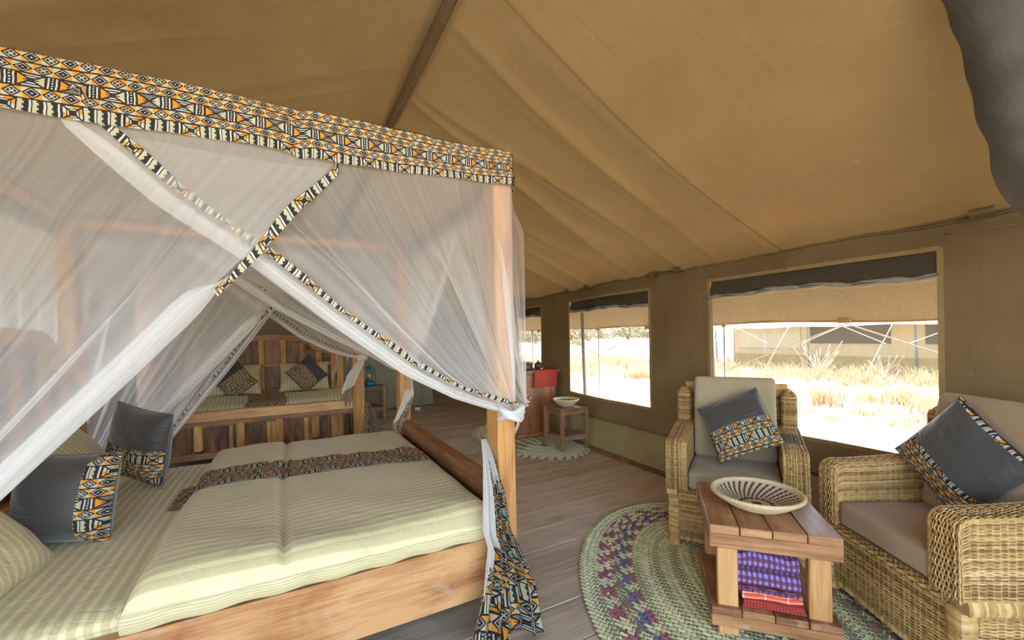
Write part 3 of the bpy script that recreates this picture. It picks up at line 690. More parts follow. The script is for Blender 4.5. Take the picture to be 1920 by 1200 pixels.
# ================================================================== BEDS
BW=2.13; BL=2.30
def make_bed(name,label,loc,rz,head_seed=0):
    t=thing(name,label,'bed',loc,rz,'four poster beds')
    for x0 in (-.095,-BL):
        for y0 in (0,BW-.13):
            box('post',(x0,y0,0),(x0+.095,y0+.13,2.24),m_post,t,.006)
    for y0 in (.005,BW-.055):
        V,F=cbox(-BL+.095,y0,.18,-.095,y0+.05,.445,.005); V[:,2]+=.004*np.sin(V[:,0]*4)
        mk('side_rail',V,F,m_rail,t)
    # foot beam and panelled foot board
    box('foot_beam',(-.092,.13,.555),(-.002,BW-.13,.66),m_beam if rz==0 else m_rail,t,.007)
    box('footboard_rail',(-.075,.13,.495),(-.030,BW-.13,.553),m_beam,t,.003)
    box('footboard_rail',(-.085,.13,.16),(-.018,BW-.13,.225),m_beam,t,.004)
    y=.13; R2=np.random.RandomState(5+head_seed); pk=[.461,.836,1.207,1.578]
    edges=[.13]+[q for p in pk for q in (p-.03,p+.03)]+[BW-.13]
    for a,b in zip(edges[::2],edges[1::2]):
        w_=b-a; cut=[a,a+w_*R2.uniform(.66,.76),a+w_*R2.uniform(.84,.9),b]
        if b==edges[-1]: cut=[a,a+.14,a+.28,a+.36,b-.05,b]
        for i,(p,q) in enumerate(zip(cut[:-1],cut[1:])):
            box('footboard_panel',(-.062,p+.001,.222),(-.042-.003*(i%2),q-.001,.498),m_stile if (i in (1,) and a>.4) or (i==2 and a>.8 and b<1.3) else m_panel,t,.003)
    for p in pk:
        V=np.array([(y_,z_) for y_,z_ in ((-.038,.265),(-.022,.245),(.022,.245),(.038,.265),(.038,.495),(.02,.515),(-.02,.515),(-.038,.495))])
        n=len(V); P=np.concatenate([np.stack([np.full(n,x_),V[:,0]+p,V[:,1]],1) for x_ in (-.045,-.022)])
        P=np.concatenate([P,np.stack([np.full(n,-.017),V[:,0]*.8+p,(V[:,1]-.38)*.95+.38],1)])
        F=[(i,(i+1)%n,n+(i+1)%n,n+i) for i in range(n)]+[(n+i,n+(i+1)%n,2*n+(i+1)%n,2*n+i) for i in range(n)]+[tuple(range(2*n,3*n))]
        mk('picket',P,F,m_stile,t)
        mk('wooden_peg',*tube([(-.02,p,.30),(-.014,p,.30)],.006,8),m_panel,t)
    # head board, arched top
    hx=-BL+.10; c=BW/2
    prof=[(-.935,1.10),(-.93,1.20),(-.78,1.27),(-.60,1.34),(-.52,1.42),(-.42,1.475),(0,1.49),(.42,1.475),(.52,1.42),(.60,1.34),(.78,1.27),(.93,1.20),(.935,1.10)]
    pr=np.array(prof); n=len(pr); inn=pr.copy(); inn[:,1]-=.085
    P=np.concatenate([np.stack([np.full(n,x_),c+q[:,0],q[:,1]],1) for x_ in (hx-.01,hx+.04) for q in (pr,inn)])
    F=[]
    for i in range(n-1):
        for a_,b_,rv in ((0,n,0),(2*n,3*n,1),(0,2*n,1),(n,3*n,0)):
            f=(a_+i,a_+i+1,b_+i+1,b_+i); F.append(f if rv==0 else f[::-1])
    F+=[(0,n,3*n,2*n),(n-1,2*n-1,4*n-1,3*n-1)]
    mk('headboard_crest',P,F,m_stile,t)
    top=lambda y_:float(np.interp(y_-c,pr[:,0],inn[:,1]))
    box('headboard_rail',(hx-.008,.13,.985),(hx+.045,BW-.13,1.035),m_stile,t,.004)
    box('headboard_rail',(hx-.008,.13,.55),(hx+.04,BW-.13,.64),m_stile,t,.004)
    for a in (.13,BW-.13-.07): box('headboard_stile',(hx-.008,a,.3),(hx+.042,a+.07,1.16),m_stile,t,.004)
    xs=[.20,.36,.46,.60,.72,.90,.98,1.20,1.28,1.46,1.55,1.70,1.80,1.93]
    for i,(a,b) in enumerate(zip(xs[:-1],xs[1:])):
        wide=(b-a)>.105; zt=min(top(a),top(b))+.01
        box('headboard_panel' if wide else 'headboard_stile',(hx,a+.001,1.03),(hx+(.012 if wide else .034),b-.001,zt),m_panel if wide else m_stile,t,.003)
        box('headboard_panel' if wide else 'headboard_stile',(hx,a+.001,.635),(hx+(.012 if wide else .034),b-.001,.99),m_panel if wide else m_stile,t,.003)
    for y0 in (.02,BW-.06): box('canopy_rail',(-BL+.09,y0,2.19),(-.09,y0+.04,2.25),m_post,t,.004)
    for x0 in (-.07,-BL+.03): box('canopy_rail',(x0,.12,2.19),(x0+.04,BW-.12,2.25),m_post,t,.004)
    mk('bolt',*tube([(.0,.035 if rz==0 else BW-.10,.36),(.006,.035 if rz==0 else BW-.10,.36)],.012,10),m_steel,t)
    nst=9
    for i in range(nst):
        x=-.2-i*(BL-.4)/(nst-1); box('slat',(x-.04,.055,.25),(x+.04,BW-.055,.27),m_rail,t,.002)
    return t
bed1=make_bed('four_poster_bed','big golden wood four poster bed in front, its foot beam beside the open floor',(.97,1.80,0),0)
bed2=make_bed('four_poster_bed','four poster bed behind, headboard and panelled footboard facing the viewer',(-1.31,5.42,0),-PI/2,3)

def mattress(loc,rz,label,mat):
    t=thing('mattress',label,'mattress',loc,rz,'mattresses')
    def f(V,h):
        V[:,2]+=.006*wob(V[:,0]*3,V[:,1]*3,1.,2)*(V[:,2]>0); return V
    V,F=rbox((-BL+.11,.06,.27),(-.10,BW-.06,.50),.045,26,.012,f)
    # keep the mattress inside the rails below their top edge
    V[:,1]=np.where(V[:,2]<.448,np.clip(V[:,1],.06,BW-.06),V[:,1]); V[:,1]+=np.where((V[:,2]>.455)&(V[:,1]<.3),-.012,0)
    o=mk('fitted_sheet',V,F,mat,t,uv=np.stack([V[:,0],V[:,1]+V[:,2]],1),smooth=True); return t
mattress((.97,1.80,0),0,'khaki striped mattress on the front bed',m_strU)
mattress((-1.31,5.42,0),-PI/2,'khaki striped mattress on the bed behind',m_strU)
# duvet folded over the foot half of the front bed
DX0,DX1,DY0,DY1=-.50,.868,1.815,3.86
def duz(x,y):
    ex=np.clip(np.minimum(x-DX0,DX1-x)/.09,0,1); ey=np.clip(np.minimum(y-DY0,DY1-y)/.12,0,1)
    s=(1-(1-ex)**2.4)**.5*(1-(1-ey)**2.4)**.5
    base=.505; h=.088+.008*wob(x*4,y*2.5,1.,1)+.004*wob(x*9,y*5,1.,2)
    h=h-.020*np.exp(-((x+.035+.012*np.sin(y*3))/.018)**2)+.010*(x<-.035)
    h=h+.006*np.sin((x*1.5+y*2.2)*5)*sst(2.6,1.9,y)
    return base+h*s
def duvet_fn(U,Vv):
    # U along x, V around: near hem up, over the top, far hem
    x=DX0+(DX1-DX0)*U; t=Vv
    y=np.where(t<.12,DY0-.012*np.sin(t/.12*PI)-.004*wob(x*9,t,1.,3),DY0+(DY1-DY0)*(t-.12)/.88)
    yc=np.clip(y,DY0,DY1); z=duz(x,yc)
    z=np.where(t<.12,.448+.057*np.clip(t/.12,0,1)+.004*np.sin(x*31),z)
    xx=x+.010*wob(x*2,y*3,1.,5)*(U<.5)*0+np.where(U<.02,-.012*wob(y*6,0,1.,2),0)
    return xx,y,z
us_=np.concatenate([np.linspace(0,.07,12)[:-1],np.linspace(.07,.93,80),np.linspace(.93,1,12)[1:]]); vs_=np.concatenate([np.linspace(0,.12,8)[:-1],np.linspace(.12,.19,12)[:-1],np.linspace(.19,.93,110),np.linspace(.93,1,10)[1:]])
o=thing('duvet','thick khaki striped duvet folded across the foot of the front bed','duvet',(0,0,0))
grid('duvet_cover',duvet_fn,0,0,m_strV,o,us=us_,vs=vs_,uvfn=lambda U,Vv:(U*1.37+.02*np.sin(Vv*6),Vv*2.15+.02*U))
mk('piping',*tube([(DX0-.002,y,.512+.002*math.sin(y*20)) for y in np.linspace(DY0,DY1,60)],.005,6),m_strU,o,smooth=True)
# printed runner lying across the duvet
def runner(U,Vv):
    x=-.575+(.868+.575)*U; yc=2.97+.05*np.sin(U*5.2)+.02*np.sin(U*11)-.02*U
    y=yc+(Vv-.5)*(.345+.025*np.sin(U*23))
    z=duz(np.clip(x,DX0+.0,DX1),y)+.006+.004*np.sin(U*60+3*np.sin(Vv*4))*np.abs(Vv-.5)*2+.003*np.sin(U*37+Vv*6)
    z=np.where(x<DX0+.02,.51+.012,z)
    return x,y,z
o=thing('bed_runner','orange black and white printed runner across the front duvet','runner',(0,0,0))
grid('printed_cloth',runner,150,16,m_print,o,uvs=(1.9,.345*1.15)); grid('black_hem',lambda U,Vv:(lambda a:(a[0],a[1]-.008*Vv,a[2]-.002))(runner(U,Vv*0-.0)),150,3,m_darkc,o)
# second bed covers
o=thing('duvet','khaki striped duvet rolled across the bed behind, below its pillows','duvet',(0,0,0))
def d2(U,Vv):
    x=-1.22+1.98*U; a=Vv; y=5.56+1.25*a; e=np.clip(np.minimum(a,1-a)/.10,0,1); ex=np.clip(np.minimum(U,1-U)/.04,0,1)
    return x,y,.50+(.14+.035*np.sin(a*PI*2.6)**2+.008*wob(x*4,y*4,1.,2))*(1-(1-e)**2)**.5*(1-(1-ex)**2)**.5
grid('duvet_cover',d2,70,60,m_strU,o,uvs=(1.98,1.3))
o=thing('bed_runner','small printed runner on the duvet of the bed behind','runner',(0,0,0))
def r2(U,Vv):
    x=-.46+.42*U; y=5.55+1.12*Vv; q=d2((x+1.22)/1.98,(y-5.56)/1.25*np.ones_like(x)); return x+.02*np.sin(Vv*5),y,np.where(y<5.58,.63,q[2])+.008+.003*np.sin(U*20+Vv*9)
grid('printed_cloth',r2,20,50,m_prints,o,uvs=(.42,1.1))
# pillows and cushions
P1=pillow('pillow','khaki striped pillow nearest, propped behind the dark cushion on the front bed',(-1.06,2.18,.665),(0.05,1,0),(-.62,0,.78),.74,.46,.17,m_strU,'khaki pillows',1)
pillow('pillow','khaki striped pillow far side of the front bed, behind the second cushion',(-1.09,3.28,.69),(.05,1,0),(-.55,0,.83),.74,.48,.17,m_strU,'khaki pillows',2)
pillow('pillow','khaki pillow on the left half of the bed behind',(-.72,7.36,.83),(1,.05,0),(0,.45,.9),.70,.48,.16,m_strU,'khaki pillows',3)
pillow('pillow','khaki pillow on the right half of the bed behind',(.22,7.36,.83),(1,-.03,0),(0,.45,.9),.70,.48,.16,m_strU,'khaki pillows',4)
G='charcoal and print scatter cushions'
cushion('scatter_cushion','large charcoal cushion nearest on the front bed, print down its right edge',(-.905,2.645,.705),(.956,-.289,-.06),(.02,.14,.99),.40,.215,-9,G,strip=lambda x,y:(x>.50+.10*y*y)|(x<-.86),seed=2)
cushion('scatter_cushion','charcoal topped printed cushion on the front bed, leaning beside the largest cushion',(-.825,3.40,.775),(.731,-.662,-.162),(.09,-.02,.99),.455,.20,-.02,G,strip=lambda x,y:(x<-.93),seed=3)
cushion('scatter_cushion','printed cushion with dark upper corner, left on the bed behind',(-.68,7.16,.83),(.78,0,.62),(-.62,.3,.75),.42,.15,.38,G,(m_darkc,m_prints),seed=4,strip=None)
cushion('scatter_cushion','printed cushion with dark upper corner, right on the bed behind',(.25,7.16,.88),(.62,0,-.78),(.78,.2,.62),.43,.15,.22,G,(m_darkc,m_prints),seed=5)

# ================================================================== MOSQUITO NETS
def net_face(t,O,al,out,W,a1,tie1,lead1,a0,tie0,lead0,k,trim0=True,nf=13,tp=None):
    """one side of a canopy net: two crossing curtains.  s runs 0..W along the face.
    curtain 1 hangs from s in [a1,W] and is tied at s=W, height tie1; curtain 0 hangs from [0,a0] and is tied at s=0."""
    O,al,out=map(lambda q:np.array(q,float),(O,al,out))
    rs=np.random.RandomState(k)
    def pt(s,z,off): return tuple(O[i]+al[i]*s+out[i]*off+(z if i==2 else 0) for i in range(3))
    def curtain(sign,a,tz,lead,o0):
        lead=np.array(lead,float); m=len(lead); tl=np.linspace(0,1,m)
        # resample the leading edge by length
        d=np.concatenate([[0],np.cumsum(np.hypot(*np.diff(lead,axis=0).T))]); d/=d[-1]
        ls=lambda t_:np.interp(t_,d,lead[:,0]); lz=lambda t_:np.interp(t_,d,lead[:,1])
        end=W if sign>0 else 0.; ph=rs.uniform(0,6.28,6)
        def f(U,t_):
            # U 0 at the post, 1 at the leading edge
            uu=np.clip(U+ (1.1+.9*np.sin(U*9+ph[0]))*np.sin(2*PI*nf*.5*U+ph[1]+2.0*np.sin(U*5))/(2*PI*nf*.5)*sst(.0,.5,t_)*np.clip((1-U)*9,0,1)*(1-.4*sst(.7,1,t_)),0,1)
            ts=end+(a-end)*uu; tzp=2.13-.035*np.abs(np.sin(uu*7+ph[2]))
            vs_=end; tt=t_
            # post side drops straight, leading edge follows the measured curve, blend between
            q=uu**1.25
            edge_s=ls(t_)-ls(0)+ts*0+a; es=ls(t_); ez=lz(t_)
            str_s=end+(0)*t_; ztop=tzp
            s0=end; z0=tzp+(tz-tzp)*t_**.9
            sag=.05*np.sin(PI*t_)*np.sin(PI*uu)
            # proportional fan
            s_=end+(es-end)*q*((ts-end)/((a-end)*np.maximum(q,1e-3)+1e-9))**(1-t_)
            z_=(1-q)*z0+q*(tz+(ez-tz)) -sag
            z_=z_+(tzp-z0*(1-q)-q*ez)*0
            z_=np.where(t_<.02,tzp+.02,z_)
            amp=(.006+.014*np.sin(PI*np.clip(t_,0,1))**.7)*(.6+.4*np.sin(U*13+ph[3]))*np.clip((1-U)*9,.15,1)
            off=o0+amp*np.sin(2*PI*nf*U+ph[4]+2*np.sin(U*6+ph[5]))*np.clip(t_*6,0,1)*(1-.6*sst(.8,1,t_))
            off=off+.010*wob(U*4,t_*1.5,1.,k)*np.sin(PI*t_)*np.clip((1-U)*6,0,1)
            off=off*sst(.03,.16,t_)-.004+(.032*sst(.0,.1,t_) if k==12 else 0)
            return s_,z_,off
        fn=lambda U,t_:pt(*f(U,t_))
        o=grid('net_curtain',fn,190,40,m_net,t,us=np.linspace(0,.985,190),vs=np.linspace(0,1,40)**1.0,uvfn=lambda U,t_:(U*W*.9,np.maximum(sst(.15,1.05,t_),.95*sst(.80,1.,U)*sst(.1,.6,t_))))
        # thicker hemmed leading edge and its printed trim
        edge=(sign<0 and k in (11,12))
        def hem(U,t_):
            s_,z_,off=f(np.ones_like(U),t_); w_=(sst(.26,.34,t_)*1.6 if edge else 1.)*.062*(1-.5*t_)*sst(-.08,.12,t_); nx=.55*(1 if sign>0 else -1)
            return pt(s_+nx*w_*(U-.25)*1.0,z_+w_*(U-.25)*.9,off+.012*np.sin(U*9+t_*5)*sst(0,.2,t_)+.004)
        grid('net_hem',hem,9,50,m_hemn,t,uvs=(.1,1))
        def trim(U,t_):
            s_,z_,off=f(np.ones_like(U),t_); w_=(.034 if edge else .028)*(1-.45*t_)*(1+.25*np.sin(t_*23+k)); nx=.55*(1 if sign>0 else -1); u0=(-.02 if edge else .050*(1-.5*t_)+.012)
            return pt(s_+nx*(u0+w_*U),z_+(u0+w_*U)*.9,off+.012*sign*0+.014+.004*np.sin(t_*60))
        grid('print_trim',trim,4,110,m_print,t,uvfn=lambda U,t_:(t_*W*.95,U*.05+.012),vs=np.linspace(0,(.295 if (sign<0 and k in(11,12)) else 1.),110),us=np.linspace(0,1,4))
    curtain(1,a1,tie1,lead1,0.); curtain(-1,a0,tie0,lead0,.058)
def valance(t,L0,W0,k):
    """printed band round the top of the frame; frame occupies x -L0..0, y 0..W0"""
    rs=np.random.RandomState(k); pts=[(0,0),(-L0,0),(-L0,W0),(0,W0),(0,0)]; nm=0
    for (a,b) in zip(pts[:-1],pts[1:]):
        a,b=np.array(a,float),np.array(b,float); L=np.linalg.norm(b-a); d=(b-a)/L; o=np.array([d[1],-d[0]])*-1.0
        c=np.array([-L0/2,W0/2]); 
        if ((a+b)/2-c)@o<0: o=-o
        ph=rs.uniform(0,6.28,5); cr_=.40 if nm==0 else rs.uniform(.3,.7)
        def f(U,Vv,a=a,d=d,o=o,L=L,ph=ph,cr_=cr_):
            s=U*L; bot=2.122-(.052*U if L>2.2 else .02)+.012*np.sin(U*9+ph[0])+.008*np.sin(U*21+ph[1])-.012*np.exp(-((U-cr_)/.015)**2)
            z=2.288-.008*np.abs(np.sin(U*11+ph[2]))+(bot-2.28)*Vv; off=.014+.006*np.sin(U*17+ph[3])*Vv+.012*Vv-.014*np.exp(-((U-cr_)/.010)**2)+.004*np.sin(U*70)*np.abs(Vv-.5)
            off=off+.004*np.sin(Vv*9+U*40)
            sg=np.minimum(np.maximum(s,0),L)
            return a[0]+d[0]*sg+o[0]*off,a[1]+d[1]*sg+o[1]*off,z
        grid('print_valance',f,170,14,m_val,t,uvfn=lambda U,Vv,L=L:((1-U)*L*1.04,(1-Vv)*.208+.008+.004*np.sin(U*8)))
        grid('valance_top_fold',lambda U,Vv,f=f,o=o:(lambda q:(q[0]-o[0]*.05*Vv,q[1]-o[1]*.05*Vv,q[2]+.002))(f(U,Vv*0)),120,3,m_val,t,uvfn=lambda U,Vv,L=L:(U*L*1.04,Vv*.05+.216))
        nm+=1
def tail(t,path,wd,off,k,split=.35,start=.5,rf=5,amp=.025,U_only=None):
    """gathered end of a curtain falling from its tie; print below 'start', plain net on the rest"""
    P=np.array(path,float); m=len(P); d=np.linspace(0,1,m); wd=np.array(wd,float); out=np.array(off,float); out/=np.linalg.norm(out)
    side=np.cross([0,0,1],out); side/=np.linalg.norm(side)
    def f(U,t_):
        c=[np.interp(t_,d,P[:,i]) for i in range(3)]; w_=np.interp(t_,d,wd); ph=U*2*PI*rf+k+1.5*np.sin(t_*4+k)
        a=amp*np.minimum(1,w_/.12)*np.sin(ph)*(1+.4*np.sin(ph*.37+k)); x=(U-.5)*w_+.25*w_/rf*np.sin(2*ph)*.5
        z=c[2]+.012*np.sin(ph)*sst(.7,1,t_)-.05*w_*np.sin(U*PI)*sst(.8,1,t_)+.035*np.sin(U*9+k)*sst(.85,1.,t_)
        return tuple(c[i]*(1 if i<2 else 0)+side[i]*x+out[i]*a+(z if i==2 else 0) for i in range(3))
    N=72; us=np.linspace(0,1,N); vs=np.linspace(0,1,60)
    pr=lambda U,t_:(t_>start+.10*np.sin(U*8+k))&(U>split*(1-sst(.55,.85,t_)))
    grid('tied_net_tail',f,0,0,m_nettail,t,us=us,vs=vs,mask=lambda U,t_:~pr(U,t_),uvs=(.3,1))
    grid('print_ruffle',f,0,0,m_printf,t,us=us,vs=vs,mask=pr,uvfn=lambda U,t_:(U*.85,t_*1.05))
def tie_knot(t,c,r,k):
    for q in range(3):
        a=np.linspace(0,2*PI,20,endpoint=False); rr=r*(1+.15*np.sin(3*a+k+q))
        mk('tie_knot',*tube(np.stack([c[0]+rr*np.cos(a),c[1]+rr*np.sin(a),c[2]+.012*np.sin(2*a+q)+(q-1)*.018],1),.014,7,closed=True),m_nettail,t,smooth=True)
# ---- front bed net (frame x -BL..0, y 0..BW local)
n1=thing('mosquito_net','white mosquito net with printed valance draped over the front bed','mosquito net',(.97,1.80,0),0,'mosquito nets')
valance(n1,BL,BW,1)
sx=lambda X:X-.97+BL    # world X -> s along the long face
leadR=[(sx(x),z) for x,z in ((-.62,2.11),(-.37,1.87),(-.11,1.685),(.15,1.47),(.44,1.25),(.66,1.13),(.80,1.075),(.96,1.02))]
leadL=[(sx(x),z) for x,z in ((.21,2.11),(.04,1.90),(-.10,1.71),(-.45,1.30),(-.75,.96),(-1.33,.36))]
net_face(n1,(-BL,-.012,0),(1,0,0),(0,-1,0),BL,sx(-.62),1.02,leadR,sx(.21),.42,leadL,11)
leadRf=[(sx(x),z) for x,z in ((-.66,2.10),(-.35,1.87),(-.07,1.66),(.32,1.43),(.67,1.24),(.85,1.12),(.95,1.08))]
net_face(n1,(-BL,BW+.012,0),(1,0,0),(0,1,0),BL,sx(-.66),1.08,leadRf,sx(.21),.42,leadL,12)
net_face(n1,(.012,0,0),(0,1,0),(1,0,0),BW,.75,1.10,[(.75,2.1),(.98,1.88),(1.3,1.60),(1.7,1.28),(2.0,1.14),(2.12,1.10)],1.38,1.05,[(1.38,2.1),(1.1,1.86),(.8,1.58),(.45,1.26),(.12,1.08),(0,1.05)],13)
grid('net_head_curtain',lambda U,Vv:(-BL-.02-.03*np.sin(U*55+2*np.sin(U*9))*np.sin(Vv*PI*.5+.4),.02+U*(BW-.04),2.13-Vv*1.72),150,12,m_net,n1,uvfn=lambda U,Vv:(U*2,Vv*.25))
tie_knot(n1,(-.035,-.02,1.03),.052,1); tie_knot(n1,(-.03,BW+.0,1.09),.05,2)
tail(n1,[(.005,-.02,1.05),(.022,.01,.97),(.020,.10,.86),(-.03,.17,.82),(-.105,.15,.80)],[.06,.055,.05,.05,.06],(1,-.5,0),1,split=2,rf=2,amp=.012)
tail(n1,[(-.105,.14,.88),(-.135,.02,.80),(-.15,-.05,.68),(-.155,-.075,.52),(-.13,-.09,.44),(-.115,-.10,.25),(-.125,-.12,.05)],[.03,.06,.10,.13,.15,.27,.37],(0,-1,0),2.3,split=.42,start=.20,rf=6,amp=.036)
tail(n1,[(-.03,BW+.0,1.12),(.01,BW-.04,1.02),(-.02,BW-.16,.90),(-.06,BW-.19,.78),(-.105,BW-.20,.66),(-.11,BW-.20,.61)],[.05,.08,.10,.11,.12,.12],(.2,-1,0),4.1,split=.62,start=.52,rf=2,amp=.015)
# ---- net of the bed behind; its foot face looks at us
n2=thing('mosquito_net','white mosquito net with thin printed trims parted over the bed behind','mosquito net',(-1.31,5.42,0),-PI/2,'mosquito nets')
valance(n2,BL,BW,2)
sy=lambda X:X+1.31
net_face(n2,(.012,0,0),(0,1,0),(1,0,0),BW,sy(-.75),1.16,[(sy(x),z) for x,z in ((-.75,2.1),(-.42,1.86),(-.15,1.65),(.11,1.44),(.44,1.26),(.64,1.19),(.80,1.16))],sy(.10),.25,[(sy(x),z) for x,z in ((.10,2.1),(-.13,1.76),(-.34,1.44),(-.56,1.11),(-.82,.76),(-1.07,.41),(-1.29,.12))],21)
net_face(n2,(-BL,BW+.012,0),(1,0,0),(0,1,0),BL,1.0,1.16,[(1.0,2.1),(1.4,1.75),(1.8,1.42),(2.1,1.22),(2.28,1.16)],1.25,.95,[(1.25,2.1),(.85,1.7),(.45,1.32),(.15,1.06),(0,.95)],22)
net_face(n2,(-BL,-.012,0),(1,0,0),(0,-1,0),BL,1.0,.5,[(1.0,2.1),(1.5,1.6),(2.0,.9),(2.28,.5)],1.25,.95,[(1.25,2.1),(.85,1.7),(.45,1.32),(.15,1.06),(0,.95)],23)
tie_knot(n2,(-.02,BW-.02,1.17),.05,3)
tail(n2,[(-.02,BW+.0,1.18),(.03,BW-.06,1.08),(.035,BW-.15,.95),(.03,BW-.20,.80),(.02,BW-.21,.62)],[.05,.10,.13,.12,.08],(1,0,0),1.2,split=2,rf=2,amp=.015)
tail(n2,[(-.03,BW+.03,.62),(-.02,BW+.08,.42),(-.02,BW+.10,.2),(-.02,BW+.11,.03)],[.05,.16,.22,.26],(1,.2,0),5.2,split=-1,start=-.2,rf=3,amp=.03)
tail(n2,[(-BL+.12,BW-.1,1.3),(-BL+.14,BW-.13,1.0),(-BL+.14,BW-.14,.66)],[.05,.09,.05],(1,0,0),3.2,split=2,rf=2,amp=.02)

# ================================================================== WICKER ARMCHAIR
def strands(A,rows,m,sp,w_,t_,amp,seed=0,jit=.35):
    """A(a,b)->(P,N): a runs along the strands 0..1 in m points, rows in b; returns V,F,tone"""
    rs=np.random.RandomState(seed)
    a=np.linspace(0,1,m)[None]; b=((np.arange(rows)+.5)/rows)[:,None]
    P,N=A(a+0*b,b+0*a); eps=1e-3; Pb,_=A(a+0*b,b+eps+0*a); B=Pb-P; B/=np.linalg.norm(B,axis=-1,keepdims=True)+1e-12
    ph=np.cos(PI*(np.arange(m)[None]*1.0/sp)+PI*np.arange(rows)[:,None])
    N=N/np.linalg.norm(N,axis=-1,keepdims=True)
    pitch=np.linalg.norm(P[1]-P[0],axis=-1).mean() if rows>1 else w_*2
    j=rs.uniform(-jit,jit,(rows,1))*pitch*.4+rs.uniform(-jit,jit,(rows,m))*pitch*.22
    Q=P+N*(amp*ph)[...,None]+B*j[...,None]
    ws=w_*rs.uniform(.75,1.2,(rows,1))[...,None]
    c=np.stack([Q+B*ws,Q+N*t_,Q-B*ws,Q-N*t_],2)   # rows,m,4,3
    V=c.reshape(-1,3); base=(np.arange(rows)[:,None]*m+np.arange(m-1)[None])*4
    F=np.concatenate([np.stack([base+k,base+4+k,base+4+(k+1)%4,base+(k+1)%4],-1).reshape(-1,4) for k in range(2)])  # outer half only
    tone=np.repeat(rs.rand(rows),m*4)
    return V,F,tone
def weave(name,par,mat,A,La,Lb,pitch=.0064,sp=.026,amp=.0020,w_=.0032,seed=0,stakes=True,sub=2,jit=.35):
    rows=max(2,int(Lb/pitch)); nst=max(2,int(La/sp)); m=nst*sub+1
    V,F,t_=strands(A,rows,m,sub,w_,.0022,amp,seed,jit); 
    if stakes:
        def Bf(a,b): P,N=A(b,a); return P-N/np.linalg.norm(N,axis=-1,keepdims=True)*.0006,N
        V2,F2,t2=strands(Bf,nst,12,1e9,.0028,.0024,0,seed+1,.12); F=np.concatenate([F,F2+len(V)]); V=np.concatenate([V,V2]); t_=np.concatenate([t_,t2*.6+.3])
    o=mk(name,V,F,mat,par,uv=np.zeros((len(V),2)),tone=t_); return o
def plane_fn(p,da,db,n):
    p,da,db,n=map(lambda q:np.array(q,float),(p,da,db,n))
    return lambda a,b:(p+a[...,None]*da+b[...,None]*db,np.broadcast_to(n,a.shape+(3,)))
def wrapped(name,par,mat,P0,P1,r,sq=1.,seed=0,pitch=.0085):
    P0,P1=np.array(P0,float),np.array(P1,float); L=np.linalg.norm(P1-P0); m=int(L/pitch)*2+1; n=16
    d=(P1-P0)/L; ref=np.array([0,0,1.]) if abs(d[2])<.9 else np.array([1.,0,0]); N=np.cross(d,ref); N/=np.linalg.norm(N); B=np.cross(d,N)
    rs=np.random.RandomState(seed); i=np.arange(m); rr=r*(1+.0*i)-.0018*(i%2==0)+rs.uniform(-.0007,.0007,m)
    a=np.arange(n)/n*2*PI; e=(np.abs(np.cos(a))**4+np.abs(np.sin(a))**4)**(-.25)
    C_=P0+np.linspace(0,1,m)[:,None]*(P1-P0)+d*0
    sl=.004*np.sin(a+.6)[None]
    V=C_[:,None]+rr[:,None,None]*(e[:,None]*(N*np.cos(a)[:,None]*sq+B*np.sin(a)[:,None]))[None]+d*sl[...,None]
    V=V.reshape(-1,3); F=[(q*n+k,q*n+(k+1)%n,(q+1)*n+(k+1)%n,(q+1)*n+k) for q in range(m-1) for k in range(n)]+[tuple(range(n))[::-1],tuple((m-1)*n+k for k in range(n))]
    tone=np.repeat(np.repeat(rs.rand(m//2+1),2)[:m],n); o=mk(name,V,F,mat,par,uv=np.zeros((len(V),2)),smooth=False,tone=tone*.7+.25); return o
CW,CD=.78,.76
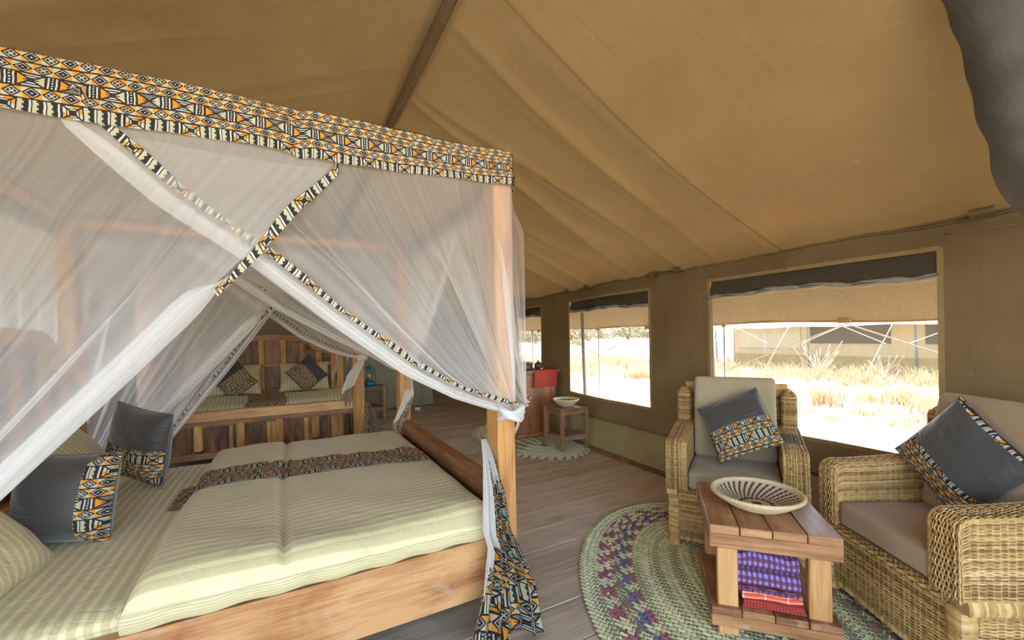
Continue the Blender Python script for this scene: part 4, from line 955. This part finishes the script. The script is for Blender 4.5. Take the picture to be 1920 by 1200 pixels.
def armchair(name,label,loc,rz,wm,cm):
    t=thing(name,label,'armchair',loc,rz,'wicker armchairs')
    for i,(x,y) in enumerate(((.04,.045),(CW-.04,.045),(.04,CD-.06),(CW-.04,CD-.06))): wrapped('leg',t,m_wrap,(x,y,0),(x,y,.33),.036,1,10+i)
    # woven base between the legs, hollow behind
    core=lambda p0,p1: cbox(*p0,*p1,.004)
    base=mk('base_panel',*core((.06,.028,.06),(CW-.06,.05,.36)),m_wcore,t)
    weave('weave',base,wm,plane_fn((.07,.024,.07),(CW-.14,0,0),(0,0,.28),(0,-1,0)),CW-.14,.28,seed=1)
    for x,s in ((.03,-1),(CW-.03,1)):
        b2=mk('base_panel',*core((x-.011,.08,.06),(x+.011,CD-.09,.33)),m_wcore,t)
        weave('weave',b2,wm,plane_fn((x+s*.014,.08,.07),(0,CD-.17,0),(0,0,.25),(s,0,0)),CD-.17,.25,seed=3+s)
        wrapped('seat_rail',t,m_wrap,(x,.03,.352),(x,CD-.03,.352),.034,1,5+s)
        wrapped('foot_rail',t,m_wrap,(x,.07,.055),(x,CD-.08,.055),.014,1,6+s)
    wrapped('foot_rail',t,m_wrap,(.07,.034,.055),(CW-.07,.034,.055),.014,1,7)
    mk('seat_deck',*core((.06,.03,.33),(CW-.06,CD-.05,.375)),m_wcore,t)
    fr_=mk('front_rail',*core((.07,.018,.338),(CW-.07,.045,.382)),m_wcore,t)
    weave('braid',fr_,wm,plane_fn((.07,.014,.338),(CW-.14,0,0),(0,0,.044),(0,-1,0)),CW-.14,.044,pitch=.009,amp=.004,w_=.005,seed=8)
    # arms: a strip runs up the front, over a round corner and back along the top
    AW=.125; AL=.66; z0,z1=.375,.69; rc=.055
    def prof(a):   # a 0..1 along front then top -> y,z and normal
        L1=z1-z0-rc; L2=rc*PI/2; L3=AL-rc; s=a*(L1+L2+L3)
        th=np.clip((s-L1)/rc,0,PI/2); y=np.where(s<L1,0,np.where(s<L1+L2,rc-rc*np.cos(th),rc+(s-L1-L2))); z=np.where(s<L1,z0+s,np.where(s<L1+L2,z1-rc+rc*np.sin(th),z1+.0*s))
        z=z+.03*sst(.05,.6,y)*1.; return y,z,-np.cos(th),np.sin(th)
    PL=(z1-z0-rc)+rc*PI/2+AL-rc
    for x0 in (0,CW-AW):
        ys,zs,_,_=prof(np.linspace(0,1,40)); n=len(ys)
        poly=np.stack([np.clip(ys,.006,None),zs-.005],1); poly=np.concatenate([poly,[[AL,z0]]]); m=len(poly)
        V=np.concatenate([np.column_stack([np.full(m,x_),poly]) for x_ in (x0+.006,x0+AW-.006)])
        F=[(i,(i+1)%m,m+(i+1)%m,m+i) for i in range(m)]+[tuple(range(m))[::-1],tuple(range(m,2*m))]
        arm=mk('arm',V,F,m_wcore,t)
        def strip(a,b,x0=x0):
            y,z,ny,nz=prof(a); e=(b-.5)*2; rd=.010*np.abs(e)**4; fl=.006*np.cos(np.clip(a*PL/.25,0,1)*PI*.5)
            nx=e*np.abs(e)**3*.9
            P=np.stack([x0+AW*b+0*y+fl*e,y-rd*ny*-1*-1*(-1),z-rd*nz],-1); P[...,1]=y+rd*(-ny); 
            return P,np.stack([nx,ny,nz],-1)
        weave('weave',arm,wm,strip,PL,AW,pitch=.0068,sp=.022,amp=.0038,w_=.0034,seed=20+int(x0*10),sub=2,jit=.9)
        for s in (-1,1):
            xx=x0 if s<0 else x0+AW
            def side(a,b,xx=xx,s=s):
                y=a*AL; zt=np.interp(y.ravel(),ys,zs).reshape(y.shape); zt=np.where(y<rc,z1-rc+np.sqrt(np.clip(rc**2-(rc-y)**2,0,None)),zt); z=z0+(zt-.010-z0)*b
                return np.stack([xx+0*y-s*.003,y+.004,z],-1),np.broadcast_to(np.array([s,0,0.]),y.shape+(3,))
            weave('weave',arm,wm,side,AL,z1-z0,seed=30+s+int(x0*10))
            # corner plait where top and side meet
            L=[(xx-s*.004,float(prof(np.array(q))[0])+.004,float(prof(np.array(q))[1])-.004) for q in np.linspace(.0,1,70)]
            L=np.array(L); k_=np.arange(70)
            for q in (0,1):
                M_=L.copy(); M_[:,0]+=s*.0035*np.cos(k_*PI/2+q*PI); M_[:,2]+=.0035*np.sin(k_*PI/2+q*PI)
                V_,F_=tube(M_,.0036,5); mk('edge_plait',V_,F_,m_wrap,arm,uv=np.zeros((len(V_),2)),tone=np.full(len(V_),.5))
    # back and wings
    back=mk('backrest',*core((.05,CD-.075,.36),(CW-.05,CD-.03,.985)),m_wcore,t)
    weave('weave',back,wm,plane_fn((.05,CD-.027,.37),(CW-.1,0,0),(0,0,.60),(0,1,0)),CW-.1,.6,seed=41)
    weave('weave',back,wm,plane_fn((.05,CD-.078,.37),(CW-.1,0,0),(0,0,.60),(0,-1,0)),CW-.1,.6,seed=42)
    wrapped('top_rail',t,m_wrap,(.05,CD-.052,.985),(CW-.05,CD-.052,.985),.026,1,44)
    for x0 in (0,CW-.10):
        V,F=rbox((x0+.004,.56,.66),(x0+.096,CD-.02,.965),.045,8); wg=mk('wing',V,F,m_wcore,t,smooth=True)
        def cyl(a,b,x0=x0):   # strands wrap horizontally round the wing
            th=a*2*PI; hx,hy=.048,.092; e=(np.abs(np.cos(th))**5+np.abs(np.sin(th))**5)**(-.2); sh=1-.75*sst(.80,1.02,b)**2.2
            P=np.stack([x0+.05+hx*np.cos(th)*e*sh,.648+hy*np.sin(th)*e*(1-.35*sst(.85,1,b)**2),.66+.318*b-.0*a],-1)
            return P,np.stack([np.cos(th)/hx,np.sin(th)/hy,8*sst(.85,1.05,b)],-1)
        weave('weave',wg,wm,cyl,.56,.318,pitch=.0072,sp=.025,seed=50+int(x0*10),amp=.003)
    V,F=rbox((AW+.004,.012,.382),(CW-AW-.004,.60,.50),.022,18,.010); V[:,2]+=.004*wob(V[:,0]*6,V[:,1]*6,1.,3)
    mk('seat_cushion',V,F,cm,t,smooth=True)
    V,F=rbox((AW+.006,-.065,0),(CW-AW-.006,.065,.58),.026,18); V[:,1]+=-.008*np.sin(np.clip(V[:,2]/.58,0,1)*PI); a=math.radians(10); ca,sa=math.cos(a),math.sin(a)
    y=V[:,1]*ca+V[:,2]*sa; z=-V[:,1]*sa+V[:,2]*ca; V=np.column_stack([V[:,0],y+.475,z+.49])
    mk('back_cushion',V,F,cm,t,smooth=True)
    return t
ch1=armchair('wicker_armchair','wicker armchair under the big window with pale taupe cushions, behind the coffee table',(2.187,1.971,0),math.atan2(-.842,.540),m_wickg,m_cush)
ch2=dup(ch1,(2.587,1.259,0),math.atan2(-.848,-.53),'wicker armchair at the right edge with brown cushions, arm turned to the viewer')
for o in list(ch2.children):
    for q in [o]+list(o.children):
        for sl_ in q.material_slots:
            if sl_.material in (m_wickg,m_cush):
                mm=m_wick if sl_.material==m_wickg else m_cushn
                sl_.link='OBJECT'; sl_.material=mm
def inchair(ch,x,y,z):
    a=ch.rotation_euler.z; c,s=math.cos(a),math.sin(a); return np.array([ch.location.x+x*c-y*s,ch.location.y+x*s+y*c,z])
def dirc(ch,x,y,z):
    a=ch.rotation_euler.z; c,s=math.cos(a),math.sin(a); return np.array([x*c-y*s,x*s+y*c,z])
cushion('scatter_cushion','dark topped printed cushion tilted on the armchair under the big window',(2.653,1.77,.77),(.519,-.747,.415),(.198,.578,.792),.405,.14,.02,G,seed=6)
cushion('scatter_cushion','charcoal cushion standing on its corner in the right hand armchair',(2.728,.742,.790),(-.419,-.666,-.617),(-.111,-.637,.763),.415,.14,-.30,G,strip=lambda x,y:(y>.93),seed=7)

# ================================================================== COFFEE TABLE and what is on it
ct=thing('coffee_table','square edged wooden coffee table with lower shelf, on the oval rug','table',(1.677,1.270,0),math.atan2(-.724,.689))
TW,TD=.515,.575
def planks(nm,z0,z1,n,x0,x1,y0,y1,m,par,g=.0022,jit=.0015):
    ed=np.linspace(x0,x1,n+1)+np.concatenate([[0],R.uniform(-.006,.006,n-1),[0]])
    for a,b in zip(ed[:-1],ed[1:]): box(nm,(a+g,y0+R.uniform(-jit,0),z0),(b-g,y1,z1+R.uniform(-.001,.001)),m,par,.003)
planks('top_plank',.486,.524,4,0,TW,0,TD,m_table,ct)
box('apron',(0.0,.003,.420),(TW,.030,.4855),m_table,ct); box('apron',(0,TD-.03,.420),(TW,TD-.003,.4855),m_table,ct)
box('apron',(.003,.0305,.420),(.030,TD-.0305,.4855),m_table,ct); box('apron',(TW-.03,.0305,.420),(TW-.003,TD-.0305,.4855),m_table,ct)
for x in (.035,TW-.035-.085):
    for y in (.031,TD-.031-.05): box('leg',(x,y,.012),(x+.085,y+.05,.4195 if y<.1 else .4195),m_tleg,ct,.005)
planks('shelf_plank',.117,.149,4,.004,TW-.004,.003,TD-.003,m_table,ct)
box('shelf_rail',(.003,.0,.066),(TW-.003,.028,.1165),m_table,ct); box('shelf_rail',(.003,TD-.028,.066),(TW-.003,TD,.1165),m_table,ct)
box('shelf_rail',(.003,.0285,.066),(.03,TD-.0285,.1165),m_table,ct); box('shelf_rail',(TW-.03,.0285,.066),(TW-.003,TD-.0285,.1165),m_table,ct)
def inct(x,y,z):
    a=ct.rotation_euler.z; c,s=math.cos(a),math.sin(a); return (ct.location.x+x*c-y*s,ct.location.y+x*s+y*c,z)
def check(name,c0,c1,c2,n1,n2,w1=.5,w2=.5,noise=.15):
    m,b=newmat(name); u,v,_=sep(coord('UV')); k1=lt(fr(u*n1),w1); k2=lt(fr(v*n2),w2)
    c=mixc(k1*.5+k2*.5,c0,c1) if c2 is None else mixc(k2,mixc(k1,c0,c1),mixc(k1,c1,c2))
    nz=Nd(tex('Noise',coord('UV'),Scale=260.,Detail=2.).outputs[0]); c=mixc(nz*noise,c,(.45,.22,.20))
    setc(b.inputs['Base Color'],c); b.inputs['Roughness'].default_value=.9; b.inputs['Sheen Weight'].default_value=.03; bump(b,nz,.001); return m
m_purple=check('purple_check',(.27,.22,.62),(.105,.045,.16),(.10,.012,.035),46,46)
m_orange=check('orange_windowpane_check',(.78,.13,.05),(.80,.42,.45),(.85,.72,.75),11,11,.08,.08)
m_redck=check('red_black_check',(.60,.045,.02),(.32,.02,.015),(.04,.01,.01),75,75,.45,.4)
def folded(name,label,x0,y0,x1,y1,z0,th,n,mat,seed,rz=0,drape=0,cat='blanket'):
    """folded cloth: n layers joined by round folds on the front edge, loose rippled edges"""
    a=ct.rotation_euler.z+rz; t=thing(name,label,cat,inct((x0+x1)/2,(y0+y1)/2,z0),a,'folded blankets'); W_,D_=x1-x0,y1-y0; lt_=th/n
    for L in range(n):
        def f(U,Vv,L=L):
            # V goes once round the layer loop: bottom sheet forward, fold at the front, top sheet back
            x=(U-.5)*(W_-.006*L)+.004*wob(Vv*5,L,1.,seed)*np.sign(U-.5); hh=lt_*.5
            y=np.where(Vv<.45,D_/2-(Vv/.45)*(D_-hh),np.where(Vv<.55,-D_/2+hh-hh*np.sin((Vv-.45)/.1*PI),-D_/2+hh+(Vv-.55)/.45*(D_-hh)))
            zc=np.where(Vv<.45,-hh*.92,np.where(Vv<.55,-hh*.92*np.cos((Vv-.45)/.1*PI),hh*.92))
            z=lt_*(L+.5)+zc+.25*lt_*wob(U*5,Vv*3,1.,seed+L)*(L>0)*(Vv>.5)
            z=z-drape*sst(.30,.5,np.abs(U-.5))*.35*(L>=0)*(U>.5)*0
            y=y+.006*wob(U*6,L,1.,seed+3)
            return x,y,np.maximum(z,.0005)
        grid('folded_layer',f,30,44,mat,t,uvs=(W_,D_*2+.02))
    return t
folded('blanket','folded red and black checked cloth at the bottom of the pile under the coffee table',.135,.035,.385,.40,.151,.032,3,m_redck,1)
folded('blanket','folded orange blanket with white window checks, middle of the pile',.130,.045,.375,.40,.184,.040,2,m_orange,2,.03)
bp=folded('blanket','thick purple and maroon checked blanket on top of the pile under the coffee table',.118,.05,.372,.41,.226,.165,2,m_purple,3,-.03)
# frayed fringe of the purple blanket
n=110; s=np.linspace(-.125,.125,n); prs=[tube([(x,-.182,.012),(x+R.uniform(-.002,.002),-.190,.004+R.uniform(0,.004)),(x+R.uniform(-.004,.004),-.195,-.004)],[.0016,.0014,.0008],4) for x in s]
mk('fringe',*merge(prs),m_purple,bp)
# baskets
def basketmat(name,kind):
    m,b=newmat(name); u,v,_=sep(coord('UV'))   # u = angle 0..1, v = 0 centre .. 1 rim
    D=(.055,.03,.022); L=(.66,.52,.33)
    ringj=fl(v*26.)
    if kind=='spiral':
        sp=fr(u*34.+v*4.2); dash=lt(sp,.42)*lt(fr(v*13.),.86)*gt(v,.47)*lt(v,.93)
        pet=lt(ab(fr(u*18.)-.5)*.9+ab((v-.36)/.10)*.5,.5)*lt(ab(v-.36),.06)
        sq=mx(dash,pet); ct_=lt(v,.115); k=mx(sq,ct_)
    else:
        z=ab(fr(u*9.)-.5)*2.; k=gt(fr(z*1.6+v*4.+.1),.42)*gt(v,.30)*lt(v,.88)
    nz=Nd(tex('Noise',coord('Object'),Scale=160.,Detail=2.).outputs[0])
    c=mixc(k,mixc(nz,(.56,.42,.25),(.76,.64,.44)),mixc(nz,(.03,.015,.01),(.10,.055,.035)))
    setc(b.inputs['Base Color'],c); b.inputs['Roughness'].default_value=.7; bump(b,sn(u*1500.)+nz,.0012,.5); return m
def basket(label,loc,rad,h,base,kind,k,rot=0):
    t=thing('woven_basket',label,'basket',loc,rot); mt=basketmat('basket_%s'%kind,kind); mo=basketmat('basket_outer_%s'%kind,kind) if 0 else m_rimb
    nr=13; prof=[]; uvv=[]
    for i in range(nr*6+1):
        q=i/(nr*6); r=rad*q; 
        zc=0 if r<base else h*((r-base)/(rad-base))**1.25
        prof.append((max(r,.0005),zc+.0022*abs(math.sin(q*nr*PI)))); uvv.append(q)
    n=96; pr=np.array(prof); a=np.arange(n+1)/n*2*PI
    V=np.stack([pr[None,:,0]*np.cos(a)[:,None],pr[None,:,0]*np.sin(a)[:,None],np.broadcast_to(pr[None,:,1]+.006,(n+1,len(pr)))],-1).reshape(-1,3)
    uv=np.stack(np.broadcast_arrays((a/(2*PI))[:,None],np.array(uvv)[None]),-1).reshape(-1,2)
    mk('bowl',V,gridF(n+1,len(pr)),mt,t,uv=uv,smooth=True)
    # underside: coiled outer wall
    po=[]
    for i in range(nr*6+1):
        q=i/(nr*6); r=base*.9+(rad-base*.9)*q; zc=h*max(0,(r-base)/(rad-base))**1.25; po.append((r+.004,zc-.0035*abs(math.sin(q*9*PI))-.003+.003))
    po=[(.001,0)]+po; V,F=lathe(po,n); mk('outer_wall',V,F[:,::-1],m_rimb,t,uv=np.stack([np.arctan2(V[:,1],V[:,0]),V[:,2]*20],1),smooth=True)
    # overcast rim
    m=220; a=np.arange(m)/m*2*PI; rr=.0085+.0012*(np.arange(m)%2); V,F=tube(np.stack([rad*np.cos(a),rad*np.sin(a),np.full(m,h+.006)],1),rr,8,closed=True); mk('rim',V,F,m_rimb,t,smooth=False)
    return t
m_rimb,b=newmat('basket_rim_straw'); nz=Nd(tex('Noise',coord('Object'),Scale=120.,Detail=3.).outputs[0]); setc(b.inputs['Base Color'],mixc(nz,(.50,.36,.19),(.78,.64,.42))); b.inputs['Roughness'].default_value=.7
basket('large shallow woven basket with brown spiral dashes on the coffee table',(2.06,1.285,.5265),.20,.060,.10,'spiral',1)

# ================================================================== RUGS (coiled braid: every plait leaf is geometry)
m_rug,b=newmat('palm_leaf_braid'); at=Nd.t.nodes.new('ShaderNodeAttribute'); at.attribute_name='col'; nz=Nd(tex('Noise',coord('Object'),Scale=60.,Detail=3.).outputs[0]); nb=Nd(tex('Noise',coord('Object'),Scale=2.5,Detail=3.).outputs[0])
c=mixc(nz*.30,Nd(at.outputs['Color']),(.62,.62,.42)); c=mixc(_m('MULTIPLY',nb-.5,1.6,clamp=True)*.3,c,(.34,.33,.22)); setc(b.inputs['Base Color'],c); b.inputs['Roughness'].default_value=.75
def rug(label,c,ang,a_,b_,seed,leaf=.033,coil=.034,kind=0):
    rs=np.random.RandomState(seed); t=thing('braided_rug',label,'rug',(c[0],c[1],0),ang,'braided palm rugs')
    Vs=[];Fs=[];Cs=[];o=0; nc=int(b_/coil); d_=a_-b_
    for i in range(nc):
        r=(i+.5)*coil; ra=r+d_*min(1,(i+1)/3.) ; rb=r
        per=PI*(3*(ra+rb)-math.sqrt((3*ra+rb)*(ra+3*rb))); n=max(8,int(per/leaf)); 
        th=(np.arange(n*4)+.5)/(n*4)*2*PI; x=ra*np.cos(th); y=rb*np.sin(th); L=np.hypot(np.diff(np.append(x,x[0])),np.diff(np.append(y,y[0]))); cs=np.concatenate([[0],np.cumsum(L)])[:-1]/L.sum()
        q=(np.arange(n)+.5)/n; T=np.interp(q,cs,th)
        e=i/nc
        for half in (0,1):
            for lay in (0,):
                s=(1 if half else -1); tc=T+(.25*2*PI/n if half else 0)
                cx=ra*np.cos(tc); cy=rb*np.sin(tc); tx=-ra*np.sin(tc); ty=rb*np.cos(tc); tl=np.hypot(tx,ty); tx/=tl; ty/=tl; nx,ny=ty,-tx
                off=s*coil*.24; px=cx+nx*off; py=cy+ny*off
                # leaf direction: along the coil, slanting toward the coil centre (herring-bone)
                sl=.75; dx=tx-nx*s*sl; dy=ty-ny*s*sl; dl=np.hypot(dx,dy); dx/=dl; dy/=dl; ex,ey=-dy,dx
                hl=leaf*.62; hw=leaf*.30; j=rs.uniform(-.12,.12,n)
                z0=.006+.002*math.sin(i*1.7)+.004*wob(cx*2,cy*2,1.,seed)
                P=[]
                for (u,v,z) in ((-1,-1,0),(1,-1,.0005),(1,1,.0005),(-1,1,0),(-.75,-.1,.005),(.8,.1,.0065)):
                    P.append(np.stack([px+dx*hl*u+ex*hw*v*(1+j),py+dy*hl*u+ey*hw*v*(1+j),z0+z+0*px],1))
                V=np.stack(P,1).reshape(-1,3); k=np.arange(n)[:,None]*6+o
                F=np.concatenate([k+np.array([[0,1,5,4]]),k+np.array([[1,2,5,5]])[:,:4],k+np.array([[2,3,4,5]]),k+np.array([[3,0,4,4]])])
                # colour by zone
                gr=np.array([.64,.67,.43])*rs.uniform(.78,1.22,(n,1))+rs.uniform(-.02,.02,(n,3)); gr=gr*np.array([1,1,1])
                if kind==0:
                    col=gr*np.array([1.,1.02,.95]) if e>.8 else gr*np.array([1.03,.98,.82])
                    mar=np.array([.26,.02,.10]); nav=np.array([.07,.06,.20])
                    if .60<e<=.84:
                        wv=np.arange(n); zz=(wv+(i%2)*2+half)%5<3 ; pz=.97 if e<.74 else .75
                        k_=zz&(rs.rand(n)<pz); cc=mar if (i%3==0 or e>.76) else nav; 
                        if e>.80 and i%2: k_=k_&False
                        col=np.where(k_[:,None],cc*rs.uniform(.7,1.4,(n,1)),col)
                else:
                    col=gr
                    if e>.88:
                        k_=((np.arange(n)+i)%3==0); col=np.where(k_[:,None],np.array([.14,.03,.09]),col)
                Vs.append(V);Fs.append(F);Cs.append(np.repeat(col,6,0)); o+=len(V)
    V=np.concatenate(Vs);F=np.concatenate(Fs);Cc=np.concatenate(Cs)
    FL=[tuple(dict.fromkeys(f)) for f in F.tolist()]
    ob=mk('braid',V,FL,m_rug,t,uv=np.zeros((len(V),2))); ob['kind']='stuff'
    at=ob.data.attributes.new('col','FLOAT_COLOR','POINT'); at.data.foreach_set('color',np.column_stack([np.clip(Cc,0,1),np.ones(len(Cc))]).ravel())
    th=np.linspace(0,2*PI,90,endpoint=False)
    V=np.concatenate([np.stack([(a_-.004)*np.cos(th),(b_-.004)*np.sin(th),np.full(90,z_)],1) for z_ in (.001,.0075)]); F=[(i,(i+1)%90,90+(i+1)%90,90+i) for i in range(90)]+[tuple(range(90))[::-1],tuple(range(90,180))]
    bk=mk('rug_backing',V,F,m_rug,t,uv=np.zeros((180,2))); at=bk.data.attributes.new('col','FLOAT_COLOR','POINT'); at.data.foreach_set('color',np.tile([.22,.21,.12,1],180))
    return t
rug('large oval braided palm rug with purple zigzag band under the coffee table',(2.07,1.38),math.atan2(.89,.45),1.25,.83,3)
rug('smaller oval braided rug with thin purple edge under the cabinet and stool',(2.83,4.95),PI/2,1.12,.66,4,.034,.036,1)

# ================================================================== STOOLS, CABINET, LANTERNS
def stool(label,loc,rz=0,w_=.40,h=.52):
    t=thing('wooden_stool',label,'stool',loc,rz,'small wooden stools'); k=w_/2-.018
    planks('stool_top',h-.018,h,3,-w_/2,w_/2,-w_/2,w_/2,m_stoolt,t,.001)
    for x in (-1,1):
        for y in (-1,1): box('leg',(x*k-.022,y*k-.022,.0),(x*k+.022,y*k+.022,h-.019),m_stool,t,.004,jit=.0015)
    for s in (-1,1):
        box('apron',(-k+.023,s*k-.012,h-.078),(k-.023,s*k+.012,h-.0195),m_stool,t); box('apron',(s*k-.012,-k+.023,h-.078),(s*k+.012,k-.023,h-.0195),m_stool,t)
        box('stretcher',(-k+.023,s*k-.012,.115),(k-.023,s*k+.012,.165),m_stool,t); box('stretcher',(s*k-.012,-k+.023,.115),(s*k+.012,k-.023,.165),m_stool,t)
    planks('shelf_plank',.166,.180,3,-k+.02,k-.02,-k-.01,k+.01,m_stoolt,t,.001)
    return t
st1=stool('small wooden stool with shelf holding a basket, in front of the cabinet',(3.02,4.28,.0185),0,.39,.50)
st2=dup(st1,(1.30,7.74,0),0,'wooden stool with shelf beside the bed behind, a blue lantern on it')
st3=dup(st1,(-1.62,7.55,0),0,'wooden stool on the far left of the bed behind, a second blue lantern on it')
for s_ in (st2,st3): s_.scale=(.96,.96,1.14)
basket('small woven bowl with black triangle pattern on the wooden stool',(3.02,4.27,.5205),.155,.075,.06,'tri',2)
# cabinet
cb=thing('wooden_cabinet','tall reddish wooden cabinet against the canvas wall, red cloth on top','cabinet',(2.70,4.93,.014))
CWd,CDp,CH=.62,.50,.905
box('carcass',(.0,.02,.06),(CWd,CDp,CH-.03),m_chest,cb,.004)
ed=[0,.14,.27,.41,.52,.62]
for a,b_ in zip(ed[:-1],ed[1:]): box('front_plank',(a+.001,.0,.055),(b_-.001,.019,CH-.032),m_chest,cb,.003)
for a,b_ in ((.03,.17),(.172,.32),(.322,.47)): box('side_plank',(-.019,a,.055),(-.001,b_,CH-.032),m_beam,cb,.003)
box('plinth',(-.012,-.012,0),(CWd+.008,CDp,.054),m_chest,cb,.004); box('cabinet_top',(-.045,-.04,CH-.028),(CWd+.06,CDp+.01,CH),m_stoolt,cb,.005); box('top_rail',(-.02,-.02,CH-.06),(CWd+.02,-.001,CH-.0285),m_chest,cb,.003)
rc=thing('table_runner','bright red checked cloth hanging over the front of the wooden cabinet','cloth',(2.70,4.93,CH+.014))
def rcl(U,Vv):
    L1,L2=.42,.235; s=Vv*(L1+L2); y=np.where(s<L1,.38-s,-.045-.0*s); z=np.where(s<L1,.004,.004-(s-L1)); k=sst(L1-.02,L1+.02,s)
    x=.235+.365*U+.012*np.sin(Vv*3)*k; y=y-.004-.006*np.sin(U*7)*k*(s-L1)/L2; return x,y,z+.001*np.sin(U*30)
grid('cloth',rcl,24,60,m_redck,rc,uvs=(.37,.66)); grid('cloth_across',lambda U,Vv:(-.03+.25*U,.02+.22*Vv,.003+.001*np.sin(U*9)),8,8,m_redck,rc,uvs=(.25,.22))
m_leather=wood('dark_carved_wood',(.02,.012,.01),(.06,.035,.028),(.12,.075,.06),.9,.4); m_glass=plain('clear_glass',(1,1,1),.02,0); m_glass.node_tree.nodes['Principled BSDF'].inputs['Transmission Weight'].default_value=1.; m_white=plain('white_plastic',(.80,.82,.82),.35)
tb=thing('carved_box','dark carved wooden box with grey lid on the cabinet','box',(2.80,5.06,CH+.02)); box('body',(0,0,0),(.23,.13,.072),m_leather,tb,.008); V,F=rbox((-.01,-.012,.073),(.245,.142,.10),.012,10); V[:,2]+=.006*np.sin(V[:,0]*14); mk('lid',V,F,m_greyroll,tb,smooth=True)
for x in (.02,.19): box('strap',(x,-.004,.004),(x+.022,-.0005,.070),m_black,tb,.001)
jr=thing('round_jar','dark round wooden jar beside the carved box on the cabinet','jar',(3.135,5.09,CH+.02)); V,F=lathe([(.001,0),(.038,0),(.055,.02),(.06,.045),(.05,.075),(.03,.09),(.024,.092),(.02,.10),(.001,.104)],24); mk('body',V,F,m_leather,jr,smooth=True); V,F=lathe([(.001,.104),(.014,.106),(.016,.114),(.001,.122)],16); mk('knob',V,F,m_leather,jr,smooth=True)
sh=thing('white_shell','tiny white shell in front of the dark jar on the cabinet','shell',(3.14,5.01,CH+.0185)); V,F=rbox((-.02,-.012,0),(.02,.012,.018),.009,8); mk('shell',V,F,m_white,sh,smooth=True)
wp=thing('door_wedge','small white plastic block on the floor by the canvas partition','block',(2.18,8.02,0)); V,F=rbox((-.05,-.03,0),(.06,.03,.055),.012,8); mk('block',V,F,m_white,wp,smooth=True)
m_blue=plain('blue_lantern_paint',(.012,.20,.36),.3,.35); 
def lantern(label,loc):
    t=thing('oil_lantern',label,'lantern',loc,.3,'blue oil lanterns')
    def L(nm,pr,m,n=28): V,F=lathe(pr,n); return mk(nm,V,F,m,t,smooth=True)
    L('fuel_tank',[(.001,0),(.085,0),(.092,.006),(.094,.05),(.086,.066),(.05,.078),(.045,.088),(.001,.088)],m_blue)
    L('burner',[(.001,.088),(.036,.088),(.038,.10),(.026,.112),(.012,.12),(.001,.12)],m_steel)
    L('glass_globe',[(.034,.098),(.052,.125),(.060,.16),(.055,.20),(.040,.235),(.034,.245),(.032,.245),(.038,.232),(.053,.20),(.058,.16),(.050,.127),(.032,.098)],m_glass)
    L('flame_tube',[(.001,.12),(.016,.122),(.022,.15),(.016,.175),(.010,.185),(.001,.186)],m_white)
    L('globe_plate',[(.062,.092),(.064,.096),(.034,.099),(.034,.095)],m_steel)
    L('chimney',[(.036,.243),(.048,.246),(.05,.252),(.036,.262),(.034,.285),(.045,.290),(.046,.298),(.03,.312),(.022,.326),(.001,.330)],m_blue)
    for s in (-1,1): mk('side_tube',*tube([(s*.085,0,.04),(s*.105,0,.06),(s*.108,0,.12),(s*.100,0,.22),(s*.085,0,.275),(s*.045,0,.292)],.009,10),m_blue,t,smooth=True)
    a=np.linspace(0,PI,18); mk('bail_handle',*tube(np.stack([.102*np.cos(a),.02+.10*np.sin(a)*.9,.20-.06*np.sin(a)],1),.0025,6),m_steel,t,smooth=True)
    for z in (.14,.19): a=np.arange(24)/24*2*PI; mk('globe_wire',*tube(np.stack([.061*np.cos(a),.061*np.sin(a),np.full(24,z)],1),.0018,5,closed=True),m_blue,t,smooth=True)
    t.scale=(1.05,1.05,1.12); return t
l1=lantern('blue oil lantern with glass globe on the stool right of the bed behind',(1.245,7.68,.5705))
lantern('blue oil lantern seen through the net, left of the bed behind',(-1.60,7.50,.5705))
for i,o in enumerate([o for o in bpy.data.objects if o.name.startswith('savanna_bush')]): pass
